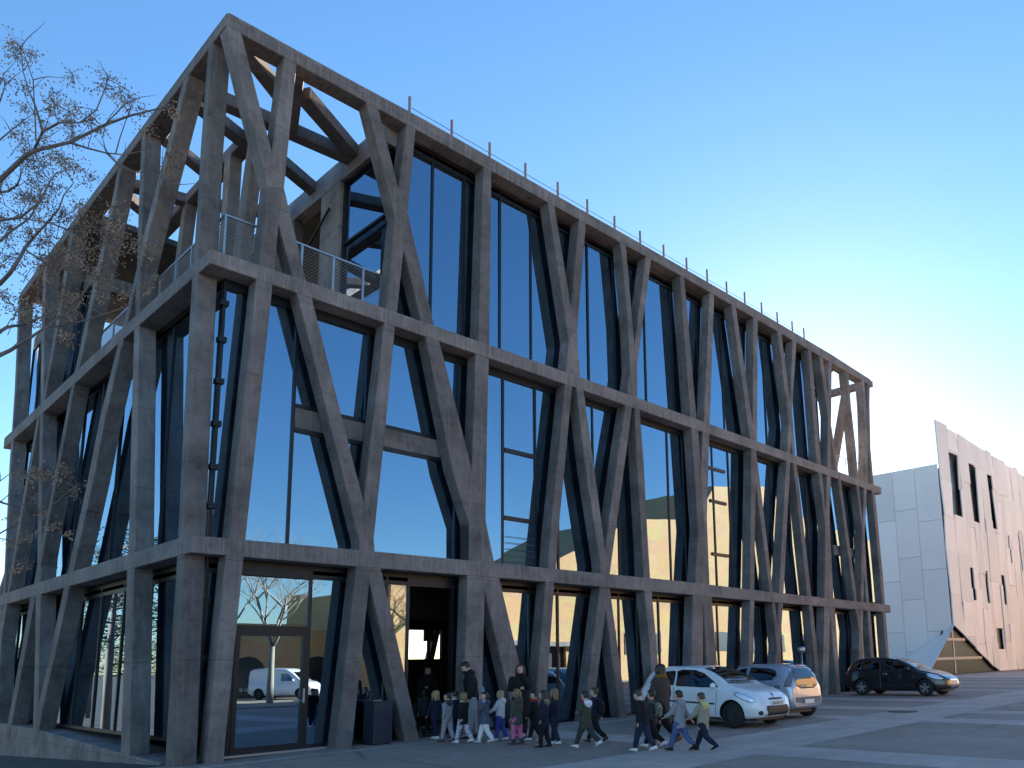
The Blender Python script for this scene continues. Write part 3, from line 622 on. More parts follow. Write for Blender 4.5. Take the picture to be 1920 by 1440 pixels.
# far loggia: roof bars and floor railing
for i, (a, b_, wd) in enumerate((((27.0, 3.2), (31.5, 5.4), .4), ((28.0, .4), (31.5, 3.8), .36), ((27.0, 9.0), (31.5, 8.0), .4))):
    MB().beam(a, b_, wd, 15.25+.003*i, 15.56-.004*i).build('roof_beam', M['concrete'], bld)
r2 = MB().box(26.85, 31.4, .46, .49, 11.1, 11.13).build('railing', M['steel'], bld)
for x in (27.3, 28.2, 29.1, 30.0, 30.9): MB().box(x-.02, x+.02, .46, .49, 10.05, 11.098).build('railing_post', M['steel'], r2)
# posts and cable on the roof edge
fence = MB().tube([(4.7, .24, 16.02), (14, .24, 16.08), (20, .24, 16.1), (24.9, .24, 16.1)], [.008]*4, 5).build('roof_cable', M['black_frame'], bld)
for u, v in ((768,189),(847,234),(918,276),(985,314),(1045.6,350),(1101,382),(1152,412),(1200,439.5),(1244,464.5),(1287,490),(1325.6,512),(1362,534),(1396,553.5),(1427.6,573),(1457,591),(1485,607),(1507,621)):
    q = on_plane(u, v, 1, .24)
    MB().box(q[0]-.026, q[0]+.026, .215, .265, 15.55, q[2]+.13+rnd.uniform(-.02, .02)).build('roof_post', M['brown_post'], fence)

# ------------------------------------------------------------------ small things let into the ground
plain('cast_iron', (.05, .05, .052), .6, .5, var=.3, vscale=40)
def cover(x, y, r, label):
    e = empty('manhole_cover', (x, y, gz(x, y)+.004), 0, label, 'manhole cover')
    MB().prism([(math.cos(t)*r, math.sin(t)*r) for t in np.linspace(0, 2*math.pi, 25)[:-1]], 2, .001, .012).build('plate', M['cast_iron'], e)
    for k in range(4): MB().box(-r*.6, r*.6, -r*.6+k*r*.4, -r*.6+k*r*.4+r*.12, .0125, .016).build('rib', M['cast_iron'], e)
cover(17.2, -6.3, .42, 'dark round cover in the pale paving band beyond the parked cars')

# notices behind the left ground-floor glass, and lettering on the glazed door
plain('poster_blue', (.05, .075, .13), .6, var=.5, vscale=9)
for u0, u1, v0, v1 in ((140, 157, 1302, 1346), (150, 165, 1234, 1251)):
    a, b_ = on_plane(u0, v1, 0, .62), on_plane(u1, v0, 0, .62)
    MB().box(.60, .62, min(a[1], b_[1]), max(a[1], b_[1]), a[2], b_[2]).build('poster', M['poster_blue'], bld)
tc = bpy.data.curves.new('door_lettering', 'FONT'); tc.body = "SL UK"; tc.size = .085; tc.extrude = .001
to = bpy.data.objects.new('door_lettering', tc); COL.objects.link(to); bpy.context.view_layer.update()
tm = bpy.data.meshes.new_from_object(to.evaluated_get(bpy.context.evaluated_depsgraph_get())); bpy.data.objects.remove(to); tm.materials.clear()
plain('lettering_white', (.4, .4, .4), .6)
to = link('door_lettering', tm, M['lettering_white'], door); q = on_plane(448, 1297, 1, GY-.012); to.location = tuple(q); to.rotation_euler = (R(90), 0, 0)
# short lamp post by the facade, behind the silver car
q = (21.2, -.95); lp = empty('lamp_post', (q[0], q[1], gz(*q)), 0, 'short grey lamp post at the facade behind the silver car', 'lamp post')
MB().tube([(0, 0, 0), (0, 0, 1.75)], [.045, .035], 10).build('pole', M['steel'], lp, smooth=True)
MB().rings([[(r_*math.cos(2*math.pi*k/14), r_*math.sin(2*math.pi*k/14), z) for k in range(14)] for z, r_ in ((1.75, .05), (1.80, .13), (1.95, .14), (2.0, .06))]).build('lamp_head', M['steel'], lp, smooth=True)
# ------------------------------------------------------------------ white folded building at the right
WX, WY = 55.2, 5.0
wb = empty('folded_white_building', (0, 0, 0), 0, 'white building with folded metal panels, narrow dark slits and a triangular window at its corner', 'building')
def wz(u, v): return on_plane(u, v, 1, WY)[2]
def wx(u, v): return on_plane(u, v, 1, WY)[0]
def wy(u, v): return on_plane(u, v, 0, WX)[1]
g0 = gz(WX, 0)
TOPZ = wz(1757, 787); APX = wz(1785, 1171); SIDEZ = on_plane(1764, 868, 0, WX)[2]
rw = random.Random(11)
MB().box(WX+.25, 118, WY+.62, 45, g0-.3, SIDEZ-.15).build('core_wall', M['slit_black'], wb)
MB().prism([(WX+.2, APX+.2), (64.6, g0), (118, g0), (118, TOPZ-1.9), (WX+1.7, TOPZ-.6), (WX+1.7, SIDEZ-.2), (WX+.2, SIDEZ-.2)], 1, WY+.36, WY+.60).build('core_wall', M['slit_black'], wb)  # hidden backing added behind the panels to stop sun showing in the slits
slits = [(1784,1800,853,965), (1822,1833,873,977), (1857,1865,893,990), (1823,1829,1065,1125), (1851,1856,1071,1130), (1881,1886,1079,1133), (1893,1896,1005,1055), (1872,1884,1178,1217), (1912,1915,1000,1070)]
S = []
for a, b_, c, d in slits:
    x0, x1 = wx(a, (c+d)/2), wx(b_, (c+d)/2); S.append((x0, x1, wz((a+b_)/2, d), wz((a+b_)/2, c)))
xs = [WX]
while xs[-1] < 116: xs.append(xs[-1]+rw.choice((1.15, 1.5, 1.9, 2.3))*(1 if xs[-1] < 76 else 1.8))
for i in range(len(xs)-1):
    x0, x1 = xs[i], xs[i+1]
    top = TOPZ-.02*(x0-WX)+rw.uniform(-.25, .15)
    # vertical cuts, slit cells stay open
    zs = [g0+.02]; z = g0+rw.uniform(2.2, 4.2)
    while z < top-1.5: zs.append(z); z += rw.uniform(2.6, 5.6)
    zs.append(top)
    for k in range(len(zs)-1):
        cells = [(x0, x1, zs[k], zs[k+1])]
        for (sx0, sx1, sz0, sz1) in S:
            nc = []
            for (a, b_, c, d) in cells:
                if sx1 <= a or sx0 >= b_ or sz1 <= c or sz0 >= d: nc.append((a, b_, c, d)); continue
                e0, e1 = max(a, sx0), min(b_, sx1)
                if e0-a > .05: nc.append((a, e0, c, d))
                if b_-e1 > .05: nc.append((e1, b_, c, d))
                if sz0-c > .05: nc.append((e0, e1, c, sz0))
                if d-sz1 > .05: nc.append((e0, e1, sz1, d))
            cells = nc
        tilt = [rw.uniform(0, .17) for _ in range(4)]; W_ = x1-x0; H_ = zs[k+1]-zs[k]
        def off(x, z):
            s_, t_ = (x-x0)/W_, (z-zs[k])/H_
            return WY+.10-((tilt[0]*(1-s_)+tilt[1]*s_)*(1-t_)+(tilt[2]*(1-s_)+tilt[3]*s_)*t_)
        for (a, b_, c, d) in cells:
            # keep clear of the triangular window at the corner
            zt0 = APX-(a-WX)/(64.6-WX)*(APX-g0); zt1 = APX-(b_-WX)/(64.6-WX)*(APX-g0)
            q = .006
            if d <= min(zt0, zt1)+.02: continue
            lo0, lo1 = max(c, zt0), max(c, zt1)
            if lo0 > d-.05: continue
            v = [(a+q, off(a, lo0), lo0+q), (b_-q, off(b_, lo1), lo1+q), (b_-q, off(b_, d), d-q), (a+q, off(a, d), d-q)]
            v += [(x, y+.09, z_) for x, y, z_ in v]
            MB().add(v, [(0, 1, 2, 3), (7, 6, 5, 4), (0, 4, 5, 1), (1, 5, 6, 2), (2, 6, 7, 3), (3, 7, 4, 0)]).build('panel', M['white_panel'], wb)
for (sx0, sx1, sz0, sz1) in S: MB().box(sx0-.05, sx1+.05, WY+.30, WY+.34, sz0-.05, sz1+.05).build('window', M['slit_black'], wb)
# side wall: three wide panel columns and more behind
ys = [WY+.2, wy(1719, 950), wy(1677, 950)]
while ys[-1] < 44: ys.append(ys[-1]+3.3)
cuts = [[3.5, 8.2, 12.0], [2.0, 6.0, 9.3, 13.1], [3.5, 7.5, 12.4]]
for i in range(len(ys)-1):
    y0, y1 = ys[i], ys[i+1]; zs = [g0+.02]+cuts[i % 3]+[SIDEZ]
    for k in range(len(zs)-1):
        MB().box(WX-.0, WX+.12, y0+.012, y1-.012, zs[k]+.012, zs[k+1]-.012).build('panel', M['white_panel'], wb)
# triangular window: vertical glazed triangle under a tent-like flap
TA, TB, TC = (WX, APX), (49.2, g0+.05), (64.5, g0+.05)
tri = MB().prism([(TA[0], TA[1]-.15), (TB[0]+.5, TB[1]), (TC[0]-.3, TC[1])], 1, WY+.25, WY+.29).build('corner_window', M['triangle_dark'], wb)
MB().prism([(TA[0]+.1, TA[1]-.25), (TA[0]-2.6, g0+.1), (TA[0]-2.6, g0-.2), (TC[0]-.2, TC[1]-.2)], 1, WY+.9, WY+1.0).build('dark_backing', M['slit_black'], tri)  # dark sheet added behind the pane to keep the window dark
plain('pale_trim', (.50, .44, .38), .6)
for zf in (.31, .70):
    z = TB[1]+(TA[1]-TB[1])*zf; xa = TB[0]+(TA[0]-TB[0])*zf; xb = TC[0]+(TA[0]-TC[0])*zf
    MB().box(xa+.35, xb-.3, WY+.16, WY+.24, z-.10, z+.10).build('transom', M['pale_trim'], tri)
for xf, zt in ((.45, .30), (.62, .30), (.55, .69)):
    x = TB[0]+(TC[0]-TB[0])*xf; MB().add([(x, WY+.2, g0), (x+.06, WY+.2, g0), (x+1.56, WY+.2, TB[1]+(TA[1]-TB[1])*zt), (x+1.5, WY+.2, TB[1]+(TA[1]-TB[1])*zt)], [(0, 1, 2, 3)]).build('glazing_bar', M['black_frame'], tri)
MB().add([(WX, WY, APX), (TB[0], WY, TB[1]), (WX-.02, WY+6.0, g0), (WX-.02, WY+.3, APX), (WX+.1, WY+.1, APX-.12), (TB[0]+.1, WY+.1, TB[1]-.12), (WX-.02, WY+5.8, g0-.12)],
         [(0, 1, 2), (0, 2, 3), (4, 6, 5), (0, 4, 5, 1), (1, 5, 6, 2)]).build('flap_panel', M['white_panel'], wb)

# ------------------------------------------------------------------ sunlit buildings across the square (seen in the glass)
TY = -30.0
th = empty('sandstone_theatre', (60, TY, 0), 0, 'sunlit sandstone theatre with sloping parapet, mirrored in the dark building\'s windows', 'building')
th.location = (0, 0, 0)
MB().prism([(23.4, -.5), (150, -.5), (150, 16), (84, 18.5), (74, 21.6), (62, 20.0), (58.5, 15.9), (49, 14.9), (41.5, 11.2), (36, 8.9), (30, 7.5), (23.4, 7.2)], 1, TY-14, TY).build('wall', M['sandstone'], th)
MB().box(31, 41, TY, TY+.25, 0, 3.2).build('portico', M['slit_black'], th)
for k in range(12): MB().box(44+k*3.4, 45.6+k*3.4, TY, TY+.06, 2.5, 4.4).build('window', M['slit_black'], th)
for x in (33, 36, 39): MB().box(x, x+.35, TY+.25, TY+.5, 0, 3.2).build('pillar', M['sandstone'], th)
MB().box(30, 43, TY+.02, TY+1.2, 3.2, 3.55).build('canopy', M['concrete_pale'], th)
ho = empty('red_roofed_house', (15, -60, 0), 0, 'small ochre house with a red tiled roof beyond the square, seen in the door glass', 'building')
ho.location = (0, 0, 0)
MB().box(12, 24, -70, -60, -.5, 5.2).build('wall', M['sandstone'], ho)
MB().prism([(-71, 5.2), (-59.5, 5.2), (-65, 7.4)], 0, 11.5, 24.5).build('roof', M['roof_tile'], ho)
for k in range(4): MB().box(13.2+k*2.8, 14.2+k*2.8, -60, -59.95, 2.6, 4.0).build('window', M['slit_black'], ho)
lb = empty('ochre_arcade', (0, 0, 0), 0, 'low ochre arcade wall beside the theatre, seen in the door glass', 'building')
MB().box(4, 23.0, -38, -36, -.5, 4.6).build('wall', M['sandstone'], lb)
for k in range(4): MB().prism([(7+k*5+1.4*math.cos(t), 1.2+1.6*math.sin(t)) for t in np.linspace(0, math.pi, 9)]+[(7+k*5-1.4, 0), (7+k*5+1.4, 0)], 1, -36, -35.94).build('arch', M['slit_black'], lb)
mb = MB(); hx = np.linspace(-900, 1400, 70); rh = random.Random(3)
hz = [(1 if x < 230 else .35)*(14+11*math.sin(x*.006+1)+7*math.sin(x*.019)+rh.uniform(0, 3)) for x in hx]
for i, x in enumerate(hx): mb.v += [(x, -380, -5), (x, -420, hz[i]), (x, -600, hz[i]*1.3), (x, -640, -5)]
mb.f = [[4*i+k, 4*i+4+k, 4*i+5+k, 4*i+1+k] for i in range(69) for k in range(3)]
tag(mb.build('hill', M['hill_wood']), kind='structure')
# ------------------------------------------------------------------ berry tree at the left
m, n, l, b = newmat('bark'); v = coords(n, l, (1, 1, .3)); f = noise(n, l, v, 30, 4)
l.new(mix(n, l, (.10, .085, .08), (.24, .205, .19), f), b.inputs['Base Color']); b.inputs['Roughness'].default_value = .9
m, n, l, b = newmat('berry_skin'); v = coords(n, l); f = noise(n, l, v, 6, 3)
l.new(mix(n, l, (.13, .08, .06), (.44, .32, .19), ramp(n, l, f, [(.36, 0.), (.62, 1.)])), b.inputs['Base Color']); b.inputs['Roughness'].default_value = .6
TD = 6.4
rt = random.Random(21)
base = at_depth(-330, 1560, TD+.2); base[2] = gz(base[0], base[1])
tree = empty('berry_tree', tuple(base), 0, 'leafless tree hung with clusters of tan berries, reaching in at the left edge', 'tree')
def tw(u, v, d): p = at_depth(u, v, d); return (p[0]-base[0], p[1]-base[1], p[2]-base[2])
tr = MB()
trunk = [(0, 0, 0)]+[tw(-318, 1250, TD+.2), tw(-300, 1000, TD+.2), tw(-262, 800, TD+.15), tw(-225, 640, TD+.1), tw(-190, 520, TD)]
tr.tube(trunk, [.17, .14, .125, .11, .09, .06], 12).build('trunk', M['bark'], tree, smooth=True)
limbs = [ # (points in photo pixels, start radius, end radius, depth offset)
 ([(-190,540),(-90,430),(0,338),(50,290),(63,283),(130,267),(200,233),(243,217),(300,203),(328,200)], .040, .006, -.1),
 ([(63,283),(80,247),(110,230),(150,230),(180,207),(197,167),(202,143)], .018, .004, -.12),
 ([(80,247),(67,200),(55,173),(43,133),(40,87)], .014, .003, -.15),
 ([(67,262),(66,220),(62,150),(50,115),(44,95)], .010, .003, -.02),
 ([(130,267),(165,278),(200,287),(233,290),(267,283)], .016, .004, -.05),
 ([(200,287),(220,307),(247,322),(283,323),(303,335),(325,345)], .012, .003, -.05),
 ([(217,287),(225,258),(237,223),(245,200)], .009, .003, 0),
 ([(190,240),(215,215),(238,192),(241,170)], .009, .003, -.1),
 ([(-200,560),(-80,440),(0,361),(17,358),(32,347),(38,332),(40,310)], .026, .005, .2),
 ([(-225,640),(-100,470),(0,413),(38,408),(73,380),(95,338),(107,323),(137,317)], .024, .004, .15),
 ([(38,408),(75,415),(107,418),(125,415),(133,407)], .010, .003, .15),
 ([(-60,500),(0,452),(23,432),(55,410),(73,378),(77,357),(50,323)], .020, .003, .3),
 ([(-235,690),(-90,590),(0,532),(19,512),(36,485),(46,465),(70,437),(90,416),(110,392),(120,365),(138,343)], .034, .005, .05),
 ([(46,465),(50,470),(75,487),(90,497),(112,504),(131,507),(156,511),(178,504)], .014, .004, .05),
 ([(90,416),(125,430),(156,437),(175,451),(192,458)], .012, .003, 0),
 ([(75,487),(110,478),(137,471),(156,471),(187,466),(205,455)], .010, .003, 0),
 ([(-250,760),(-120,690),(0,622),(12,614),(25,611),(44,609),(60,602),(75,596),(110,570),(118,545)], .032, .004, .1),
 ([(-255,780),(-120,730),(0,666),(19,657),(32,649),(56,634),(90,610),(107,597),(131,575),(147,560),(165,535)], .034, .004, -.1),
 ([(92,612),(112,612),(132,606),(160,601),(192,590),(225,579),(255,567),(267,549)], .014, .003, -.1),
 ([(-280,880),(-120,930),(0,941),(12,945),(50,946),(75,944),(97,946)], .022, .003, -.15),
 ([(-285,930),(-120,1010),(0,1000),(19,989),(37,980),(56,972)], .018, .003, -.1),
 ([(-60,930),(0,902),(16,890),(40,880)], .008, .003, -.1),
 ([(-100,1010),(0,1010),(30,1012),(60,1008),(88,996)], .008, .003, -.1),
 ([(-170,480),(-60,330),(0,262),(20,245),(45,225),(60,215)], .016, .003, .1),
 ([(-190,540),(-100,330),(-40,240),(0,190),(10,160),(5,140)], .018, .003, 0),
]
br = MB(); pts = []
for li, (pl, r0, r1, dd) in enumerate(limbs):
    k = len(pl); P = []
    for i, (u, v) in enumerate(pl):
        off = dd+.12*math.sin(i*1.3+li*2.1); P.append(tw(u, v, TD+off)); pts.append((u, v, TD+off, i/(k-1)))
    br.tube(P, [.62*(r0+(r1-r0)*i/(k-1)) for i in range(k)], 7)
clus = []
def twig(u, v, d, du, dv, n_, r):
    P = [tw(u, v, d)]
    for i in range(n_):
        a = rt.uniform(-.35, .35); du, dv = du*math.cos(a)-dv*math.sin(a), du*math.sin(a)+dv*math.cos(a)
        u += du; v += dv; d += rt.uniform(-.05, .05); P.append(tw(u, v, d))
    br.tube(P, [r*(1-.75*i/n_) for i in range(n_+1)], 5); return u, v, d
for u, v, d, t in pts:
    if u < -20: continue
    if v > 850 and rt.random() < .5: continue
    for _ in range(1):
        if rt.random() < .2: continue
        ang = rt.uniform(-2.7, -.1); ln = rt.uniform(8, 17)
        e = twig(u, v, d, ln*math.cos(ang), ln*math.sin(ang), rt.randint(3, 5), .0042)
        if rt.random() < (.6 if e[0] < 170 else .3): clus.append((*e, rt.uniform(13, 24)))
for _ in range(46):                                     # finer outer twigs
    u, v = rt.uniform(0, 165), rt.uniform(260, 640)
    if v < 420 and u > 150: continue
    e = twig(u, v, TD+rt.uniform(.1, .5), rt.uniform(-9, 9), rt.uniform(-15, -6), 4, .0034); clus.append((*e, rt.uniform(14, 26)))
for u, v, s_ in ((38,98,32),(20,82,16),(4,152,24),(203,150,26),(190,165,20),(241,185,20),(232,200,20),(100,178,22),(103,200,20),(45,205,18),(268,208,16),(145,314,28),(128,318,18),(325,205,18),(332,220,14),(275,243,20),(330,288,20),(318,318,18),(150,412,36),(140,430,30),(215,395,30),(210,420,34),(205,440,28),(218,470,30),(200,500,30),(198,525,26),(262,462,26),(275,475,18),(188,548,24),(95,486,30),(112,488,30),(136,492,26),(128,560,20),(132,640,18),(120,632,14),(65,888,14),(120,880,18),(80,888,12),(75,962,14),(30,1068,12),(52,1006,14),(98,988,14),(127,1002,10),(22,970,12),(20,1020,12),(50,1058,12),(10,560,20),(30,480,26),(20,430,28),(60,380,26),(95,355,24),(120,300,18),(285,525,14),(272,540,14)):
    clus.append((u, v, TD+rt.uniform(-.2, .1), s_))
be = MB(); O8 = [(1,0,0),(-1,0,0),(0,1,0),(0,-1,0),(0,0,1),(0,0,-1)]; F8 = [(0,2,4),(2,1,4),(1,3,4),(3,0,4),(2,0,5),(1,2,5),(3,1,5),(0,3,5)]
for u, v, d, s_ in clus:
    c = np.array(tw(u, v, d)); sc_m = s_/F_PX*d
    for k in range(int(18+s_*1.6)):
        a = np.array([rt.gauss(0, .5), rt.gauss(0, .5), rt.gauss(-.05, .45)]); q = c+a*sc_m
        rr = rt.uniform(.0052, .0082)
        be.add([(q[0]+rr*x, q[1]+rr*y, q[2]+rr*1.15*z) for x, y, z in O8], F8)
        if k % 3 == 0: br.tube([c+np.array([0, 0, sc_m*.25]), (c+q)/2+np.array([0, 0, sc_m*.2]), q], [.0016, .0012, .001], 3, cap=False)
br.build('branches', M['bark'], tree, smooth=True)
o = be.build('berries', M['berry_skin'], tree); o['kind'] = 'stuff'

# ------------------------------------------------------------------ bare trees of the square, seen in the glass
plain('pale_bark', (.34, .29, .23), .9, var=.3)
def bare_tree(x, y, h, seed, label):
    r = random.Random(seed); e = empty('bare_tree', (x, y, gz(x, y)), 0, label, 'tree', 'bare trees across the square')
    t_ = MB(); b_ = MB()
    t_.tube([(0, 0, -.1), (.03, 0, h*.18), (0, .05, h*.34)], [.20, .15, .13], 9).build('trunk', M['pale_bark'], e, smooth=True)
    def grow(p, d, ln, rad, lev):
        P = [p]; q = p.copy(); dd = d.copy()
        for _ in range(4):
            dd = dd+np.array([r.uniform(-.2, .2), r.uniform(-.2, .2), r.uniform(-.05, .16)]); dd /= np.linalg.norm(dd); q = q+dd*ln/4; P.append(q.copy())
        b_.tube(P, [rad*(1-.13*i) for i in range(5)], 6 if lev < 2 else 4)
        if lev < 4:
            for i in range(3 if lev else 4):
                s_ = P[r.randint(2, 4)]; a = r.uniform(0, 6.28); nd = dd*.75+np.array([math.cos(a), math.sin(a), r.uniform(-.1, .5)])*.75
                grow(s_, nd/np.linalg.norm(nd), ln*r.uniform(.55, .78), rad*.5, lev+1)
    for k in range(4):
        a = k*1.57+r.uniform(-.4, .4); grow(np.array([0, .04, h*.33]), np.array([math.cos(a)*.55, math.sin(a)*.55, .83]), h*.30, .09, 0)
    b_.build('branches', M['pale_bark'], e, smooth=True)
bare_tree(14.0, -26.0, 9.0, 4, 'pale bare tree reflected in the glazed door left of the bin')
bare_tree(27.0, -27.0, 9.5, 8, 'pale bare tree before the sandstone theatre, seen only in reflections')
bare_tree(19.5, -45.0, 14.0, 12, 'tall bare tree behind the arcade, its tip mirrored in the big first-floor pane')

# ------------------------------------------------------------------ dark pines along the street left of the picture (far ones mirrored in the left facade, near row added to block sky light)
m, n, l, b = newmat('pine_needles'); f = noise(n, l, coords(n, l), 2.5, 3)
l.new(mix(n, l, (.018, .030, .012), (.055, .075, .028), f), b.inputs['Base Color']); b.inputs['Roughness'].default_value = .8
def pine(x, y, h, seed, label):
    r = random.Random(seed); e = empty('pine_tree', (x, y, gz(x, y)), 0, label, 'tree', 'pines along the street'); t_ = MB(); c_ = MB()
    t_.tube([(0, 0, -.2), (.1, 0, h*.4), (.05, .1, h*.9)], [.24, .19, .06], 9)
    for k in range(34):
        z = h*r.uniform(.28, .97); a = r.uniform(0, 6.28); rad = (1.02-z/h)*h*.32+.5
        tip = np.array([math.cos(a)*rad, math.sin(a)*rad, z+r.uniform(-.2, .5)]); t_.tube([(.06, .05, z-.3), tip*.5+np.array([0, 0, z*.5-.1]), tip], [.06, .035, .015], 5)
        for q in range(95):
            p = tip*r.uniform(.55, 1.12)+np.array([0, 0, z*(1-.84)]); p = np.array([tip[0]*r.uniform(.35, 1.1), tip[1]*r.uniform(.35, 1.1), tip[2]])+np.array([r.gauss(0, .42), r.gauss(0, .42), r.gauss(0, .22)])
            u = np.array([r.gauss(0, 1), r.gauss(0, 1), r.gauss(0, .6)]); u /= np.linalg.norm(u); w2 = np.cross(u, [r.gauss(0, 1), r.gauss(0, 1), 1]); w2 /= np.linalg.norm(w2)+1e-6
            s2 = r.uniform(.10, .22); c_.add([p-w2*s2*.25, p+w2*s2*.25, p+u*s2*1.5], [(0, 1, 2)])
    t_.build('trunk', M['bark'], e, smooth=True); o = link('crown', None or c_mesh(c_), M['pine_needles'], e)
def c_mesh(c_): me = bpy.data.meshes.new('crown'); me.from_pydata(c_.v, [], c_.f); return me
for i, (x, y, h) in enumerate(((-7, 34, 12), (-11, 43, 13), (-17, 50, 13), (-5.5, 52, 14), (-13, 61, 14), (-22, 64, 14), (-14.5, -9, 12), (-15.5, -3, 13), (-15, 3, 13.5), (-16, 9, 13), (-15, 15, 14), (-16, 21, 13), (-15, 27, 14))):
    pine(x, y, h, 40+i, 'dark street pine out of direct view left of the picture, %s along the row' % ('ninth tenth eleventh twelfth thirteenth fourteenth first second third fourth fifth sixth seventh'.split()[i]))
# ------------------------------------------------------------------ cars
def carpaint(name, col, metal=0., rough=.28):
    m, n, l, b = newmat(name); b.inputs['Base Color'].default_value = (*col, 1); b.inputs['Metallic'].default_value = metal
    b.inputs['Roughness'].default_value = rough; b.inputs['Coat Weight'].default_value = .8; b.inputs['Coat Roughness'].default_value = .03
    v = coords(n, l); f = noise(n, l, v, 3, 5); l.new(mix(n, l, tuple(c*.88 for c in col), col, f), b.inputs['Base Color'])
carpaint('paint_white', (.84, .84, .85)); carpaint('paint_silver', (.50, .52, .60), .55, .32); carpaint('paint_black', (.010, .010, .013))
plain('tyre_rubber', (.018, .018, .018), .85, var=.3, vscale=30); plain('alloy', (.55, .55, .57), .3, .9); plain('hubcap_dark', (.03, .03, .032), .5)
plain('trim_black', (.022, .022, .024), .55); plain('lamp_clear', (.72, .75, .80), .08, .4, coat=.8); plain('lamp_red', (.30, .012, .012), .15, coat=.8)
plain('plate_white', (.75, .75, .72), .5); plain('plate_black', (.02, .02, .02), .6); plain('chrome', (.7, .7, .72), .12, 1.0)
plain('trim_grey', (.16, .16, .175), .55); plain('lamp_amber', (.5, .2, .02), .2)
def smooth_interp(tab, x):
    xs = [t[0] for t in tab]; ys = [t[1] for t in tab]
    i = int(np.clip(np.searchsorted(xs, x)-1, 0, len(xs)-2)); h = xs[i+1]-xs[i]; t = min(max((x-xs[i])/h, 0), 1)
    def sl(k):
        if k <= 0: return (ys[1]-ys[0])/(xs[1]-xs[0])
        if k >= len(xs)-1: return (ys[-1]-ys[-2])/(xs[-1]-xs[-2])
        a = (ys[k]-ys[k-1])/(xs[k]-xs[k-1]); b = (ys[k+1]-ys[k])/(xs[k+1]-xs[k])
        return 0 if a*b <= 0 else 2*a*b/(a+b)
    m0, m1 = sl(i)*h, sl(i+1)*h
    return (2*t**3-3*t**2+1)*ys[i]+(t**3-2*t**2+t)*m0+(-2*t**3+3*t**2)*ys[i+1]+(t**3-t**2)*m1
def car_body(c):
    n = 64; Ln = c['L']; rings = []
    for i in range(n):
        t = i/(n-1); x = Ln*(.5-.5*math.cos(math.pi*t))*.55+Ln*t*.45
        zt, zb, wd = smooth_interp(c['top'], x), smooth_interp(c['belt'], x), smooth_interp(c['w'], x)
        zl, wr = smooth_interp(c['low'], x), smooth_interp(c['wr'], x)
        zb = min(zb, zt-.02); zl = min(zl, zb-.05)
        ctl = [(wd*.86, zl), (wd*.965, zl+(zb-zl)*.10), (wd, zl+(zb-zl)*.35), (wd*.995, zl+(zb-zl)*.62), (wd*.975, zl+(zb-zl)*.88), (wd*.935, zb+.015*(zt-zb > .2)),
               (wr+(wd*.92-wr)*.42, zb+(zt-zb)*.50), (wr+.01, zb+(zt-zb)*.86), (wr*.88, zt-(zt-zb)*.05), (wr*.5, zt+.004), (0, zt+.008)]
        half = []
        for k in range(len(ctl)-1):
            p0, p1, p2, p3 = ctl[max(k-1, 0)], ctl[k], ctl[k+1], ctl[min(k+2, len(ctl)-1)]
            for s in range(4):
                u = s/4
                half.append(tuple(.5*((2*p1[j])+(-p0[j]+p2[j])*u+(2*p0[j]-5*p1[j]+4*p2[j]-p3[j])*u*u+(-p0[j]+3*p1[j]-3*p2[j]+p3[j])*u**3) for j in (0, 1)))
        half.append(ctl[-1])
        ring = [(y, x, z) for y, z in half]+[(-y, x, z) for y, z in half[:-1][::-1]]
        rings.append(ring)
    return MB().rings(rings)
def decal(bvh, poly, axis, sign, mat, name, parent, off=.006, sub=5, far=6.0, back=None):
    """polygon in the plane normal to axis (0: side view (x->length,z), 1: front/rear view (y across,z)) projected on the body"""
    bm = bmesh.new(); vs = [bm.verts.new((p[0], 0, p[1])) for p in poly]; bm.faces.new(vs)
    bmesh.ops.triangulate(bm, faces=bm.faces)
    mx = .06
    for _ in range(sub):
        es = [e for e in bm.edges if e.calc_length() > mx]
        if not es: break
        bmesh.ops.subdivide_edges(bm, edges=es, cuts=1); bmesh.ops.triangulate(bm, faces=bm.faces)
    ok = True
    for v in bm.verts:
        a, z = v.co.x, v.co.z
        o_ = Vector((sign*far, a, z)) if axis == 0 else Vector((a, far if sign > 0 else -far, z))
        d_ = Vector((-sign, 0, 0)) if axis == 0 else Vector((0, -sign, 0))
        hit = bvh.ray_cast(o_, d_)
        if hit[0] is None: ok = False; v.co = Vector((0, 0, -99)); continue
        nrm = hit[1] if hit[1].dot(d_) < 0 else -hit[1]
        v.co = hit[0]+nrm*off
    bad = [v for v in bm.verts if v.co.z < -50]
    bmesh.ops.delete(bm, geom=bad, context='VERTS')
    me = bpy.data.meshes.new(name); bm.to_mesh(me); bm.free()
    ob = link(name, me, mat, parent, smooth=True)
    md = ob.modifiers.new('th', 'SOLIDIFY'); md.thickness = .008; md.offset = 1
    return ob
